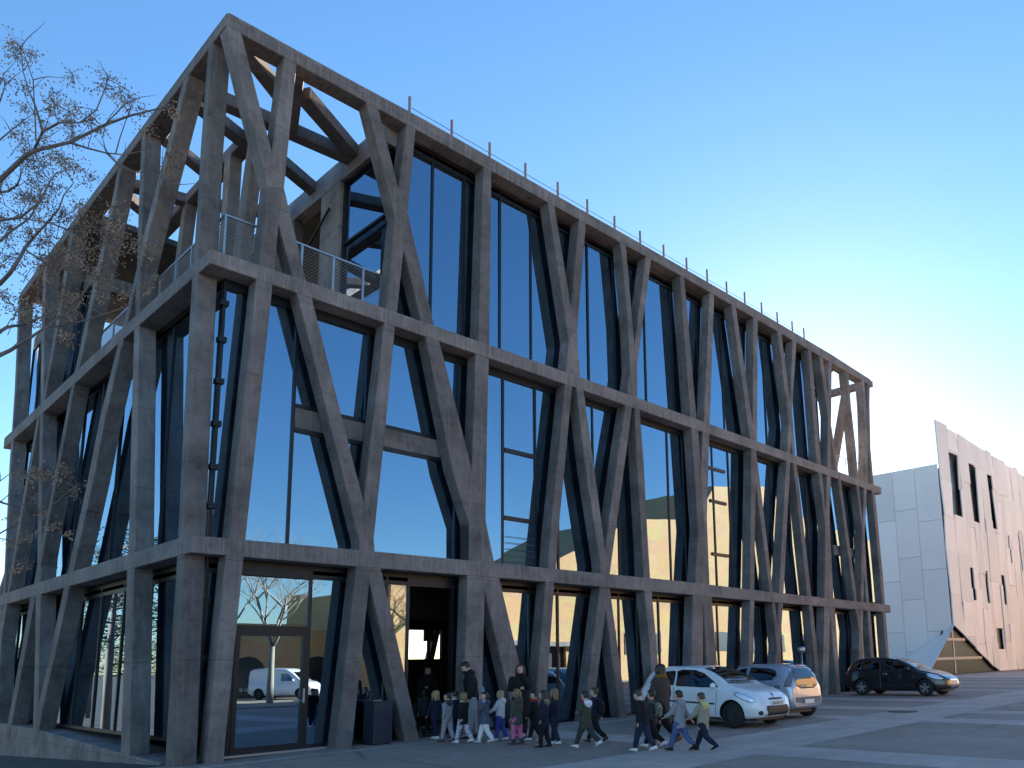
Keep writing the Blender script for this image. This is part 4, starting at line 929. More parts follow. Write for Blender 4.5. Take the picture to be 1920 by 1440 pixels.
def wheel(parent, x, y, r, wd, side, rim, style):
    w_ = empty('wheel', (x, y, r)); w_.parent = parent
    t = MB(); prof = [(.62*r, -.5*wd), (.80*r, -.52*wd), (.96*r, -.44*wd), (r, -.30*wd), (r, .30*wd), (.96*r, .44*wd), (.80*r, .52*wd), (.62*r, .5*wd)]
    N = 28; rg = []
    for k in range(N+1): th = 2*math.pi*k/N; rg.append([(o_, math.cos(th)*q, math.sin(th)*q) for q, o_ in prof])
    b = len(t.v)
    for rr in rg: t.v += rr
    P = len(prof)
    for k in range(N):
        for j in range(P-1): t.f.append([b+k*P+j, b+k*P+j+1, b+(k+1)*P+j+1, b+(k+1)*P+j])
    t.build('tyre', M['tyre_rubber'], w_, smooth=True)
    q = MB(); xo = side*.36*wd
    q.prism([(math.cos(2*math.pi*k/24)*.66*r, math.sin(2*math.pi*k/24)*.66*r) for k in range(24)], 0, -side*.1*wd, side*.12*wd).build('rim', M['trim_black'], w_)
    s_ = MB()
    if style == 'spoke':
        for k in range(5):
            a = 2*math.pi*k/5+.3; ca, sa = math.cos(a), math.sin(a)
            for (r0, r1, h0, h1) in ((.06*r, .64*r, .10*r, .155*r),):
                pts = [(r0, -h0), (r1, -h1), (r1, h1), (r0, h0)]
                s_.prism([(p*ca-q_*sa, p*sa+q_*ca) for p, q_ in pts], 0, xo-.02*side, xo+.012*side)
        s_.prism([(math.cos(2*math.pi*k/20)*.15*r, math.sin(2*math.pi*k/20)*.15*r) for k in range(20)], 0, xo-.02*side, xo+.02*side)
        for k in range(32):
            a0, a1 = 2*math.pi*k/32, 2*math.pi*(k+1)/32
            s_.prism([(math.cos(a0)*.61*r, math.sin(a0)*.61*r), (math.cos(a0)*.68*r, math.sin(a0)*.68*r), (math.cos(a1)*.68*r, math.sin(a1)*.68*r), (math.cos(a1)*.61*r, math.sin(a1)*.61*r)], 0, xo-.03*side, xo+.016*side)
    else:
        s_.prism([(math.cos(2*math.pi*k/24)*.63*r, math.sin(2*math.pi*k/24)*.63*r) for k in range(24)], 0, xo-.03*side, xo-.005*side)
        s_.prism([(math.cos(2*math.pi*k/20)*.34*r, math.sin(2*math.pi*k/20)*.34*r) for k in range(20)], 0, xo-.005*side, xo+.02*side)
        for k in range(8): a = 2*math.pi*k/8; s_.ball((xo+.0*side, math.cos(a)*.49*r, math.sin(a)*.49*r), (.008, .055*r, .055*r), 8, 4)
    s_.build('spokes' if style == 'spoke' else 'hubcap', M[rim], w_)
def make_car(c, loc, heading, label):
    root = empty(c['name'], loc, heading, label, 'car'); paint = M[c['paint']]
    mbb = car_body(c); me = mbb.mesh('body'); bm = bmesh.new(); bm.from_mesh(me); bvh = BVHTree.FromBMesh(bm); bm.free()
    body = link('body', me, paint, root, smooth=True)
    # wheel arches cut by boolean
    cuts = []
    for x in c['axles']:
        for sd in (-1, 1):
            mc = MB().prism([(x+math.cos(2*math.pi*k/30)*c['arch'], c['r']+.015+math.sin(2*math.pi*k/30)*c['arch']) for k in range(30)], 0, sd*(c['hw']-.26), sd*(c['hw']+.3)).mesh('cut')
            co = bpy.data.objects.new('cut', mc); COL.objects.link(co); co.parent = root; cuts.append(co)
            md = body.modifiers.new('b', 'BOOLEAN'); md.object = co; md.operation = 'DIFFERENCE'; md.solver = 'EXACT'
    bpy.context.view_layer.update(); dg = bpy.context.evaluated_depsgraph_get()
    nm = bpy.data.meshes.new_from_object(body.evaluated_get(dg)); body.modifiers.clear(); body.data = nm
    nm.materials.clear(); nm.materials.append(paint); nm.materials.append(M['trim_black'])
    for p in nm.polygons:
        cx_, z_ = p.center.y, p.center.z
        p.material_index = 0
        for x in c['axles']:
            if math.hypot(cx_-x, z_-c['r']-.015) < c['arch']+.004 and abs(p.center.x) < c['hw']*.995 and (abs(p.normal.x) > .95 and abs(p.center.x) < c['hw']-.2 or abs(math.hypot(cx_-x, z_-c['r']-.015)-c['arch']) < .03 and abs(p.normal.x) < .3): p.material_index = 1
    try: nm.set_sharp_from_angle(angle=R(40))
    except Exception: pass
    for co in cuts: bpy.data.objects.remove(co)
    MB().box(-c['hw']+.28, c['hw']-.28, .25, c['L']-.25, c['r']*.55, c['r']*.9).build('underbody', M['trim_black'], root)
    for x in c['axles']:
        for sd in (-1, 1): wheel(root, sd*(c['hw']-.115), x, c['r'], .20, sd, c['rim'], c['wstyle'])
    for sd in (-1, 1):
        for nme, poly, mt in c['side']: decal(bvh, poly, 0, sd, M[mt], nme, root, off=.004 if mt.startswith('car') else .007)
    for nme, poly, mt, sg, o_ in c['ends']:
        for mir in ((1, -1) if min(abs(p[0]) for p in poly) > .02 and min(p[0] for p in poly)*max(p[0] for p in poly) > 0 else (1,)):
            pl = [(p[0]*mir, p[1]) for p in poly]
            decal(bvh, pl, 1, sg, M[mt], nme, root, off=o_)
    # mirrors
    mx, mz = c['mirror']
    for sd in (-1, 1):
        h = bvh.ray_cast(Vector((sd*6, mx, mz)), Vector((-sd, 0, 0)))[0]
        mo = MB().ball((h.x+sd*.10, mx, mz+.05), (.10, .06, .075), 10, 6); mo.bar((h.x-sd*.02, mx, mz-.01), (h.x+sd*.08, mx, mz+.02), .022, 6)
        mo.build('wing_mirror', paint if c['paint'] != 'x' else M['trim_black'], root, smooth=True)
    return root, bvh
def plate(root, y, z, sgn, text, wd=.46):
    MB().box(-wd/2, wd/2, min(y, y+sgn*.012), max(y, y+sgn*.012), z-.055, z+.055).build('number_plate', M['plate_white'], root)
    if text:
        tc = bpy.data.curves.new('plate_text', 'FONT'); tc.body = text; tc.size = .095; tc.align_x = 'CENTER'; tc.align_y = 'CENTER'; tc.extrude = .0015
        to = bpy.data.objects.new('plate_text', tc); COL.objects.link(to)
        bpy.context.view_layer.update(); tm = bpy.data.meshes.new_from_object(to.evaluated_get(bpy.context.evaluated_depsgraph_get()))
        bpy.data.objects.remove(to); tm.materials.clear(); to = link('plate_text', tm, M['plate_black'], root)
        to.location = (0, y+sgn*.0145, z); to.rotation_euler = (R(90), 0, 0 if sgn < 0 else R(180))
def ell(cx, cz, rx, rz, n=16, a0=0): return [(cx+rx*math.cos(2*math.pi*k/n+a0), cz+rz*math.sin(2*math.pi*k/n+a0)) for k in range(n)]
# --- white three-door hatchback, nose towards the square.  x runs from tail (0) to nose (L)
WHITE = dict(name='white_hatchback', paint='paint_white', L=4.0, hw=.855, r=.305, arch=.355, axles=(.72, 3.22), rim='hubcap_dark', wstyle='cap',
  top=[(0,.62),(.03,.92),(.12,1.12),(.30,1.33),(.55,1.44),(1.0,1.485),(1.6,1.495),(2.0,1.475),(2.4,1.375),(2.8,1.19),(3.05,1.04),(3.25,.975),(3.55,.90),(3.8,.79),(3.93,.66),(4.0,.48)],
  belt=[(0,.55),(.05,.80),(.2,.93),(.6,.99),(1.4,.955),(2.4,.915),(3.0,.90),(3.3,.87),(3.6,.80),(3.85,.68),(4.0,.42)],
  low=[(0,.38),(.1,.30),(.4,.23),(2,.19),(3.5,.21),(3.85,.24),(4.0,.34)],
  w=[(0,.62),(.06,.74),(.25,.82),(.7,.855),(1.6,.86),(2.6,.86),(3.3,.845),(3.6,.80),(3.82,.70),(3.95,.56),(4.0,.44)],
  wr=[(0,.50),(.15,.52),(.5,.54),(1.0,.57),(1.8,.575),(2.2,.57),(2.6,.62),(3.0,.68),(3.4,.66),(3.8,.50),(4.0,.35)],
  mirror=(2.72, .95),
  side=[('side_window', [(1.42,.985),(1.34,1.36),(1.50,1.40),(1.95,1.385),(2.25,1.30),(2.62,1.10),(2.80,.96),(2.3,.955)], 'car_glass'),
        ('side_window', [(.46,1.06),(.50,1.22),(.66,1.33),(1.22,1.375),(1.29,1.36),(1.35,1.0),(.9,1.01),(.6,1.03)], 'car_glass'),
        ('door_moulding', [(1.02,.60),(1.02,.64),(2.72,.585),(2.72,.545)], 'trim_black'),
        ('sill', [(1.08,.215),(1.08,.25),(2.84,.24),(2.84,.205)], 'trim_black'),
        ('door_seam', [(1.37,.26),(1.375,.95),(1.384,.95),(1.379,.26)], 'trim_black'), ('door_seam', [(2.74,.30),(2.80,.90),(2.809,.90),(2.749,.30)], 'trim_black'),
        ('door_handle', [(1.46,.80),(1.46,.835),(1.66,.83),(1.66,.80)], 'trim_black'),
        ('headlight', [(3.28,.83),(3.40,.855),(3.62,.80),(3.80,.70),(3.84,.63),(3.72,.60),(3.5,.68),(3.34,.76)], 'lamp_clear'),
        ('tail_light', [(.055,.72),(.08,.98),(.20,1.08),(.26,1.0),(.20,.80),(.12,.70)], 'lamp_red'),
        ('fuel_flap', ell(.60, .86, .05, .05), 'paint_white')],
  ends=[('windscreen', [(-.62,1.05),(-.55,1.28),(-.50,1.42),(-.25,1.44),(0,1.447),(.25,1.44),(.50,1.42),(.55,1.28),(.62,1.05),(.3,1.03),(-.3,1.03)], 'car_glass', 1, .005),
        ('rear_window', [(-.52,1.02),(-.44,1.33),(.44,1.33),(.52,1.02)], 'car_glass', -1, .005),
        ('grille', [(-.40,.30),(-.46,.44),(-.42,.52),(.42,.52),(.46,.44),(.40,.30)], 'trim_black', 1, .006),
        ('grille_slot', [(-.25,.655),(-.28,.69),(.28,.69),(.25,.655)], 'trim_black', 1, .005),
        ('fog_lamp', ell(.60, .36, .05, .05), 'trim_black', 1, .006),
        ('badge', [(-.05,.74),(0,.82),(.05,.74),(0,.68)], 'chrome', 1, .01)])
# --- small silver five-door seen from behind
SILVER = dict(name='silver_city_car', paint='paint_silver', L=3.44, hw=.815, r=.285, arch=.335, axles=(.52, 2.86), rim='alloy', wstyle='cap',
  top=[(0,.70),(.03,.98),(.12,1.20),(.28,1.39),(.50,1.455),(1.0,1.475),(1.5,1.46),(1.9,1.39),(2.3,1.22),(2.6,1.06),(2.8,1.0),(3.1,.93),(3.3,.80),(3.40,.66),(3.44,.50)],
  belt=[(0,.60),(.05,.84),(.2,.96),(.6,1.0),(1.2,.96),(2.0,.93),(2.7,.91),(3.0,.86),(3.3,.70),(3.44,.45)],
  low=[(0,.34),(.1,.27),(.4,.22),(2,.19),(3.1,.21),(3.35,.24),(3.44,.34)],
  w=[(0,.66),(.06,.74),(.2,.79),(.5,.815),(1.6,.815),(2.6,.81),(3.0,.78),(3.25,.68),(3.40,.54),(3.44,.45)],
  wr=[(0,.52),(.15,.53),(.5,.545),(1.0,.56),(1.6,.56),(2.1,.58),(2.5,.63),(2.9,.63),(3.2,.52),(3.44,.35)],
  mirror=(2.32, .97),
  side=[('side_window', [(.50,1.12),(.58,1.28),(.74,1.34),(1.38,1.385),(1.44,1.36),(1.48,1.0),(.92,1.02),(.64,1.04)], 'car_glass'),
        ('side_window', [(1.56,.995),(1.53,1.36),(1.70,1.36),(2.0,1.25),(2.28,1.06),(2.36,.965)], 'car_glass'),
        ('door_seam', [(1.50,.25),(1.50,.95),(1.508,.95),(1.508,.25)], 'trim_black'), ('door_seam', [(2.40,.3),(2.42,.90),(2.428,.90),(2.408,.3)], 'trim_black'),
        ('door_handle', [(.86,.80),(.86,.835),(1.06,.83),(1.06,.80)], 'trim_black'), ('quarter_badge', ell(.44, .86, .075, .05), 'trim_black'), ('quarter_badge_face', ell(.44, .86, .055, .032), 'paint_silver'),
        ('headlight', [(2.95,.86),(3.15,.80),(3.3,.70),(3.22,.64),(3.05,.70)], 'lamp_clear'),
        ('tail_light', [(.075,.86),(.10,1.26),(.16,1.33),(.20,1.20),(.24,.86)], 'trim_grey'), ('tail_lens', ell(.135, 1.12, .04, .075), 'lamp_clear'), ('tail_lens', ell(.15, .95, .055, .08), 'lamp_clear')],
  ends=[('rear_window', [(-.50,.88),(-.54,1.0),(-.48,1.26),(-.40,1.34),(.40,1.34),(.48,1.26),(.54,1.0),(.50,.88),(.30,.80),(-.30,.80)], 'car_glass', -1, .006),
        ('bumper_trim', [(-.60,.46),(-.62,.58),(.62,.58),(.60,.46),(.30,.43),(.26,.50),(-.26,.50),(-.30,.43)], 'trim_grey', -1, .010),
        ('spoiler', [(-.44,1.375),(-.42,1.43),(.42,1.43),(.44,1.375)], 'paint_silver', -1, .03), ('brake_light', [(-.14,1.39),(-.14,1.415),(.14,1.415),(.14,1.39)], 'lamp_red', -1, .048),
        ('windscreen', [(-.60,1.06),(-.50,1.38),(.50,1.38),(.60,1.06)], 'car_glass', 1, .005)])
# --- black five-door hatchback
BLACK = dict(name='black_hatchback', paint='paint_black', L=4.2, hw=.87, r=.315, arch=.36, axles=(.78, 3.39), rim='alloy', wstyle='spoke',
  top=[(0,.60),(.03,.95),(.12,1.12),(.34,1.36),(.60,1.45),(1.1,1.50),(1.6,1.51),(2.05,1.47),(2.5,1.33),(2.9,1.12),(3.15,1.01),(3.5,.93),(3.85,.82),(4.08,.70),(4.17,.60),(4.2,.48)],
  belt=[(0,.55),(.05,.84),(.2,.95),(.6,1.0),(1.4,.965),(2.4,.93),(3.0,.91),(3.4,.86),(3.8,.76),(4.1,.62),(4.2,.42)],
  low=[(0,.38),(.1,.30),(.4,.23),(2,.20),(3.7,.21),(4.05,.24),(4.2,.34)],
  w=[(0,.66),(.06,.76),(.25,.83),(.7,.87),(1.6,.875),(2.6,.875),(3.4,.855),(3.75,.80),(4.0,.70),(4.14,.58),(4.2,.46)],
  wr=[(0,.50),(.15,.52),(.5,.55),(1.0,.58),(1.8,.58),(2.2,.58),(2.7,.64),(3.1,.69),(3.5,.66),(4.0,.50),(4.2,.35)],
  mirror=(2.80, .98),
  side=[('side_window', [(1.72,1.0),(1.66,1.39),(1.95,1.38),(2.3,1.28),(2.66,1.10),(2.86,.98)], 'car_glass'),
        ('side_window', [(.86,1.03),(.92,1.36),(1.2,1.395),(1.56,1.40),(1.62,1.005)], 'car_glass'), ('side_window', [(.52,1.08),(.58,1.26),(.80,1.34),(.78,1.05)], 'car_glass'),
        ('door_seam', [(1.62,.26),(1.62,.95),(1.628,.95),(1.628,.26)], 'trim_grey'),
        ('door_handle', [(1.70,.83),(1.70,.86),(1.90,.86),(1.90,.83)], 'chrome'), ('side_repeater', ell(2.98, .74, .035, .02), 'lamp_amber'),
        ('headlight', [(3.46,.84),(3.60,.85),(3.85,.77),(4.04,.66),(3.98,.62),(3.75,.66),(3.55,.74)], 'lamp_clear'),
        ('tail_light', [(.05,.78),(.08,1.0),(.22,1.02),(.26,.84),(.14,.76)], 'lamp_red')],
  ends=[('windscreen', [(-.62,1.06),(-.52,1.42),(0,1.44),(.52,1.42),(.62,1.06),(0,1.04)], 'car_glass', 1, .005),
        ('rear_window', [(-.52,1.04),(-.44,1.36),(.44,1.36),(.52,1.04)], 'car_glass', -1, .005),
        ('grille', [(-.36,.30),(-.42,.44),(.42,.44),(.36,.30)], 'trim_grey', 1, .006),
        ('grille_upper', [(-.30,.58),(-.34,.65),(.34,.65),(.30,.58)], 'chrome', 1, .006)])
def place(c, mid, heading_vec, label):                 # mid = plan point under the car's centre
    h = np.array(heading_vec, float); h /= np.linalg.norm(h); rz = math.atan2(-h[0], h[1])
    o_ = np.array(mid)-h*c['L']/2
    a = np.array(mid)-h*1.3; b = np.array(mid)+h*1.3
    r_, bvh = make_car(c, (o_[0], o_[1], gz(*mid)+.002), rz, label)
    return r_, bvh
w_, bv = place(WHITE, (11.62, -3.62), (-.06, -1), 'white three-door hatchback parked nose towards the square beside the walking children')
plate(w_, 3.995, .575, 1, 'BB-685-TY')
for k in range(4): MB().box(-.36+.01*k, .36-.01*k, 3.985-.012*(3-k), 4.0-.008*(3-k), .31+k*.045, .322+k*.045).build('grille_bar', M['trim_grey'], w_)
s_, bv = place(SILVER, (14.2, -3.3), (.06, 1), 'small silver city car seen from behind between the white and the black car')
plate(s_, -.03, .46, -1, '')
k_, bv = place(BLACK, (25.9, -2.75), (-.04, -1), 'black hatchback with five-spoke alloy wheels at the far end of the dark building')
plate(k_, 4.19, .50, 1, '')
# --- white van across the square, mirrored in the glazed door
VAN = dict(name='white_van', paint='paint_white', L=4.3, hw=.90, r=.31, arch=.36, axles=(.75, 3.45), rim='hubcap_dark', wstyle='cap',
  top=[(0,.8),(.02,1.5),(.06,1.75),(.2,1.82),(1.5,1.84),(2.4,1.80),(2.8,1.62),(3.2,1.28),(3.4,1.12),(3.8,1.02),(4.1,.85),(4.25,.68),(4.3,.5)],
  belt=[(0,.7),(.1,1.0),(2.6,1.0),(3.3,.98),(3.9,.86),(4.2,.65),(4.3,.45)], low=[(0,.35),(.3,.24),(3.8,.22),(4.3,.35)],
  w=[(0,.84),(.1,.88),(.5,.90),(3.3,.89),(3.9,.82),(4.2,.66),(4.3,.5)], wr=[(0,.76),(.2,.78),(2.4,.76),(2.9,.72),(3.5,.68),(4.3,.4)], mirror=(3.0, 1.08),
  side=[('side_window', [(2.15,1.08),(2.15,1.52),(2.6,1.50),(3.0,1.08)], 'car_glass'), ('headlight', [(3.8,.80),(3.98,.82),(4.12,.68),(3.9,.68)], 'lamp_clear')],
  ends=[('windscreen', [(-.62,1.14),(-.56,1.60),(.56,1.60),(.62,1.14)], 'car_glass', 1, .005)])
v_, bv = place(VAN, (17.4, -31.0), (.55, .84), 'white delivery van on the sunlit square, mirrored in the glazed door')
v_['category'] = 'van'

# ------------------------------------------------------------------ litter bin between the two leaning columns
q = on_ground(684, 1402); bx_, by_ = 4.12, .10
lb_ = empty('litter_bin', (bx_, by_, gz(bx_, by_)+.013), 0, 'dark blue-grey metal litter bin standing between two leaning columns', 'litter bin')
b_ = MB(); b_.box(-.23, .23, -.22, .22, .02, .90)
b_.build('bin_body', M['bin_metal'], lb_, bevel=.008)
MB().box(-.20, .20, -.19, .19, 0, .02).build('foot', M['black_frame'], lb_)
MB().box(-.235, .235, -.225, -.17, .902, .93).box(-.235, .235, .17, .225, .902, .93).box(-.235, -.18, -.17, .17, .902, .93).box(.18, .235, -.17, .17, .902, .93).build('rim', M['bin_metal'], lb_)
MB().box(-.17, .17, -.16, .16, .895, .906).build('lid_opening', M['slit_black'], lb_)
MB().add([(-.16, -.05, .935), (.02, -.12, .94), (.1, .02, .95), (-.08, .1, .945)], [(0, 1, 2, 3)]).build('paper', M['plate_white'], lb_)
# ------------------------------------------------------------------ people
def cloth(name, col, rough=.85, var=.22, vs=25): return plain(name, col, rough, spec=.25, var=var, vscale=vs, bmp=.15)
for nme, col in dict(black=(.012, .012, .014), charcoal=(.045, .047, .052), navy=(.014, .018, .040), denim=(.07, .11, .24), darkdenim=(.018, .028, .055), grey=(.30, .30, .33), midgrey=(.26, .265, .29),
        lightgrey=(.58, .56, .56), white=(.72, .72, .76), lilac=(.48, .47, .62), royal=(.05, .06, .28), olive=(.07, .073, .058), green=(.060, .066, .040), khaki=(.30, .265, .20), brown=(.065, .046, .042),
        red=(.42, .03, .03), pink=(.62, .16, .34), mustard=(.22, .11, .02), steelblue=(.075, .088, .13), yellow=(.55, .52, .22), tan=(.22, .11, .05), boot=(.05, .048, .048), fur=(.22, .17, .11)).items():
    cloth('cloth_'+nme, col)
m, n, l, b = newmat('leggings_dots'); vo = n.new('ShaderNodeTexVoronoi'); vo.inputs['Scale'].default_value = 32; l.new(coords(n, l), vo.inputs['Vector'])
l.new(ramp(n, l, vo.outputs['Distance'], [(.30, (.10, .02, .06)), (.36, (.62, .15, .34))]), b.inputs['Base Color']); b.inputs['Roughness'].default_value = .8
m, n, l, b = newmat('leggings_print'); f = noise(n, l, coords(n, l), 40, 2); l.new(ramp(n, l, f, [(.42, (.07, .06, .16)), (.48, (.56, .55, .66))]), b.inputs['Base Color']); b.inputs['Roughness'].default_value = .8
m, n, l, b = newmat('pack_print'); f = noise(n, l, coords(n, l), 45, 2); l.new(ramp(n, l, f, [(.47, (.02, .02, .025)), (.52, (.30, .28, .18))]), b.inputs['Base Color']); b.inputs['Roughness'].default_value = .7
m, n, l, b = newmat('skin'); b.inputs['Base Color'].default_value = (.62, .38, .29, 1); b.inputs['Roughness'].default_value = .55; b.inputs['Subsurface Weight'].default_value = .1
plain('eye_dark', (.015, .012, .01), .2); plain('lip', (.42, .13, .12), .5)
for nme, col in dict(black=(.012, .010, .009), brown=(.060, .033, .018), dark=(.025, .016, .011), blond=(.32, .22, .10), auburn=(.085, .026, .014), light=(.20, .12, .055)).items():
    m, n, l, b = newmat('hair_'+nme); f = noise(n, l, coords(n, l, (1, 1, .15)), 120, 3); l.new(mix(n, l, tuple(c*.5 for c in col), tuple(min(1, c*1.5) for c in col), f), b.inputs['Base Color']); b.inputs['Roughness'].default_value = .45; bump(n, l, f, b, .5, .004)
PEND = []                                              # meshes to be fused into one surface
def fuse(name, mb, mat, parent, vox, smooth=4):
    o = mb.build(name, mat, parent); r = o.modifiers.new('r', 'REMESH'); r.mode = 'VOXEL'; r.voxel_size = vox; r.use_smooth_shade = True
    s = o.modifiers.new('s', 'SMOOTH'); s.factor = .5; s.iterations = smooth; PEND.append(o); return o
def oval(c, rx, ry, n=14, tilt=(0, 0), ang=0.0):
    ca, sa = math.cos(ang), math.sin(ang); out = []
    for k in range(n):
        t = 2*math.pi*k/n; x, y = rx*math.cos(t), ry*math.sin(t); out.append((c[0]+x*ca-y*sa, c[1]+x*sa+y*ca, c[2]+x*tilt[0]+y*tilt[1]))
    return out
A3 = lambda *a: np.array(a, float)
def limb(mb, pts, rad, n=10, cap=True):
    P = [A3(*p) for p in pts]; d0 = P[0]-P[1]; d1 = P[-1]-P[-2]; d0 /= np.linalg.norm(d0)+1e-9; d1 /= np.linalg.norm(d1)+1e-9
    P = [P[0]+d0*rad[0]*.6]+P+[P[-1]+d1*rad[-1]*.6]; mb.tube(P, [rad[0]*.5]+list(rad)+[rad[-1]*.5], n)
def person(x, y, head_vec, h, label, child=True, hair='brown', style='short', top='black', legs='navy', shoes='white', stride=.5, phase=1, coat=.0, arms=('swing', 'swing'), hood=None, scarf=None,
           pack=None, lean=.0, bow=.0, turn=0., puffy=1.0, boots=False, skirt=0., z=None, collar=None):
    """local frame: x right, y forward, z up"""
    hv = np.array(head_vec, float); rz = math.atan2(-hv[0], hv[1])
    root = empty('person', (x, y, (gz(x, y) if z is None else z)+.004), rz, label, 'person', 'children and adults walking to the entrance')
    hh = h*(.158 if child else .132); hipz = h*(.455 if child else .50); shz = h*(.775 if child else .815); sw = h*(.112 if child else .108)
    ul, ll = hipz*.50, hipz*.50-.055*h*.9
    vox = .0125 if child else .015
    def bend(p, k=1.0):                                # lean the upper body about the hips
        p = A3(*p); dz = p[2]-hipz
        if dz > 0: p[1] += math.sin(lean*k)*dz; p[2] = hipz+math.cos(lean*k)*dz
        return p
    # legs
    hips, knees, ankles, toes = [], [], [], []
    for s, ph in ((-1, phase), (1, -phase)):
        a = stride*.55*ph; kb = (stride*.55 if ph < 0 else .10*stride)
        hp = A3(s*h*.055, 0, hipz); kn = hp+A3(0, math.sin(a)*ul, -math.cos(a)*ul)
        a2 = a-kb; an = kn+A3(s*-.004*h, math.sin(a2)*ll, -math.cos(a2)*ll)
        hips.append(hp); knees.append(kn); ankles.append(an)
    drop = min(an[2] for an in ankles)-.05*h
    dz = -drop
    for arr in (hips, knees, ankles):
        for p in arr: p[2] += dz
    hipz2 = hipz+dz
    base_bend = bend
    def B(p): q = base_bend(p); q[2] += dz; return q
    neck = B((0, -.005*h, shz+.028*h)); hc0 = B((0, .012*h, shz+.028*h+hh*.62))
    # head centre, optionally bowed forward
    hc = neck+A3(0, math.sin(bow)*hh*.62+.012*h, math.cos(bow)*hh*.62+.002*h)
    R1 = Matrix.Rotation(turn, 3, 'Z') @ Matrix.Rotation(-bow, 3, 'X')
    def H(px, py, pz): v = R1 @ Vector((px*hh, py*hh, pz*hh)); return hc+A3(v.x, v.y, v.z)
    # arms
    hands = []; elbows = []; shs = []
    for k, s in enumerate((-1, 1)):
        sh = B((s*sw, 0, shz-.01*h)); sp = arms[k]; ua, fa = h*.165, h*.145
        if sp == 'swing': a = .45*stride*(phase if s > 0 else -phase); el = sh+A3(s*.03*h, math.sin(a)*ua, -math.cos(a)*ua); hd = el+A3(0, math.sin(a+.35)*fa, -math.cos(a+.35)*fa)
        elif sp == 'down': el = sh+A3(s*.035*h, -.01*h, -ua); hd = el+A3(-s*.005*h, .03*h, -fa*.98)
        elif sp == 'face': el = sh+A3(s*.035*h, .07*h, -ua*.86); hd = H(s*.10, .62, -.38)
        elif sp == 'fold': el = sh+A3(s*.04*h, .03*h, -ua*.93); hd = B((-s*.03*h, .13*h, shz-.15*h))
        elif sp == 'fwd': el = sh+A3(s*.03*h, .08*h, -ua*.85); hd = el+A3(0, .12*h, -.07*h)
        elif sp == 'pockets': el = sh+A3(s*.06*h, -.05*h, -ua*.9); hd = B((s*.105*h, .05*h, hipz+.045*h))
        else: el = sh+A3(s*.05*h, -.03*h, -ua*.9); hd = el+A3(*sp)*h
        shs.append(sh); elbows.append(el); hands.append(hd)
    g = puffy
    # ---- body: one continuous surface
    b = MB()
    b.rings([oval(B((0, 0, hipz-.03*h)), .085*h, .062*h), oval(B((0, 0, hipz+.03*h)), .092*h, .066*h), oval(B((0, 0, hipz+.13*h)), .080*h, .058*h), oval(B((0, 0, shz-.10*h)), .098*h, .066*h), oval(B((0, 0, shz-.02*h)), .100*h, .055*h), oval(B((0, 0, shz+.02*h)), .05*h, .04*h)])
    limb(b, [B((0, -.003*h, shz-.02*h)), neck, hc-(hc-neck)*.35], [.036*h, .031*h, .034*h])
    rg = []
    for t, rx, ry, yo in ((-.50, .16, .17, .06), (-.44, .27, .29, .05), (-.30, .335, .38, .02), (-.12, .37, .43, 0), (.06, .385, .455, -.02), (.22, .375, .45, -.03), (.36, .32, .38, -.03), (.46, .20, .25, -.03), (.50, .08, .10, -.03)):
        rg.append([H(rx*math.cos(2*math.pi*k/14), yo+ry*math.sin(2*math.pi*k/14), t) for k in range(14)])
    b.rings(rg)
    limb(b, [H(0, .40, .02), H(0, .475, -.10), H(0, .46, -.14)], [.035*hh, .065*hh, .06*hh], 8)
    for s in (-1, 1): b.ball(H(s*.385, -.03, -.03), (.05*hh, .10*hh, .13*hh), 8, 5)
    for k, s in enumerate((-1, 1)):
        limb(b, [hips[k], (hips[k]+knees[k])/2, knees[k], (knees[k]*.6+ankles[k]*.4), ankles[k]], [.060*h, .052*h, .040*h, .040*h, .024*h])
        limb(b, [shs[k], (shs[k]+elbows[k])/2, elbows[k], hands[k]], [.034*h, .030*h, .025*h, .018*h])
        limb(b, [ankles[k], ankles[k]+A3(0, .05*h, -.028*h), ankles[k]+A3(0, .095*h, -.034*h)], [.024*h, .024*h, .018*h])
    body = fuse('body', b, M['skin'], root, vox)
    ex = []
    # hands: palm and five fingers rooted in it, eyes and mouth
    hm = MB(); hl = h*(.070 if child else .068)
    for k, s in enumerate((-1, 1)):
        d = hands[k]-elbows[k]; d /= np.linalg.norm(d); upv = A3(0, 1, 0) if abs(d[1]) < .8 else A3(0, 0, 1)
        side = np.cross(d, upv); side /= np.linalg.norm(side); pal = np.cross(side, d)
        w0 = hands[k]
        hm.rings([[w0+d*hl*t+side*hl*rx*math.cos(2*math.pi*j/8)+pal*hl*.11*math.sin(2*math.pi*j/8) for j in range(8)] for t, rx in ((-.12, .17), (.1, .22), (.42, .25), (.52, .22))])
        point = arms[k] == 'face' and not child
        for f_ in range(4):
            o_ = w0+d*hl*.48+side*hl*(-.19+.125*f_); ln = hl*(.36, .43, .40, .31)[f_]; c_ = .15 if (point and f_ == 0) else .75
            p1 = o_+d*ln*.5+pal*ln*.12; p2 = p1+(d*math.cos(c_)+pal*math.sin(c_))*ln*.5
            hm.tube([o_-d*hl*.06, o_, p1, p2], [.055*hl, .06*hl, .055*hl, .04*hl], 6)
        th0 = w0+d*hl*.12-side*hl*.2; hm.tube([th0, th0+(d*.6-side*.6)*hl*.22, th0+(d*.85-side*.35+pal*.3)*hl*.42], [.07*hl, .065*hl, .045*hl], 6)
    ex.append((hm, 0))
    em = MB(); 
    for s in (-1, 1): em.ball(H(s*.15, .385, .02), (.055*hh, .05*hh, .04*hh), 8, 5); em.tube([H(s*.08, .43, .10), H(s*.15, .43, .125), H(s*.23, .39, .10)], [.016*hh]*3, 5)
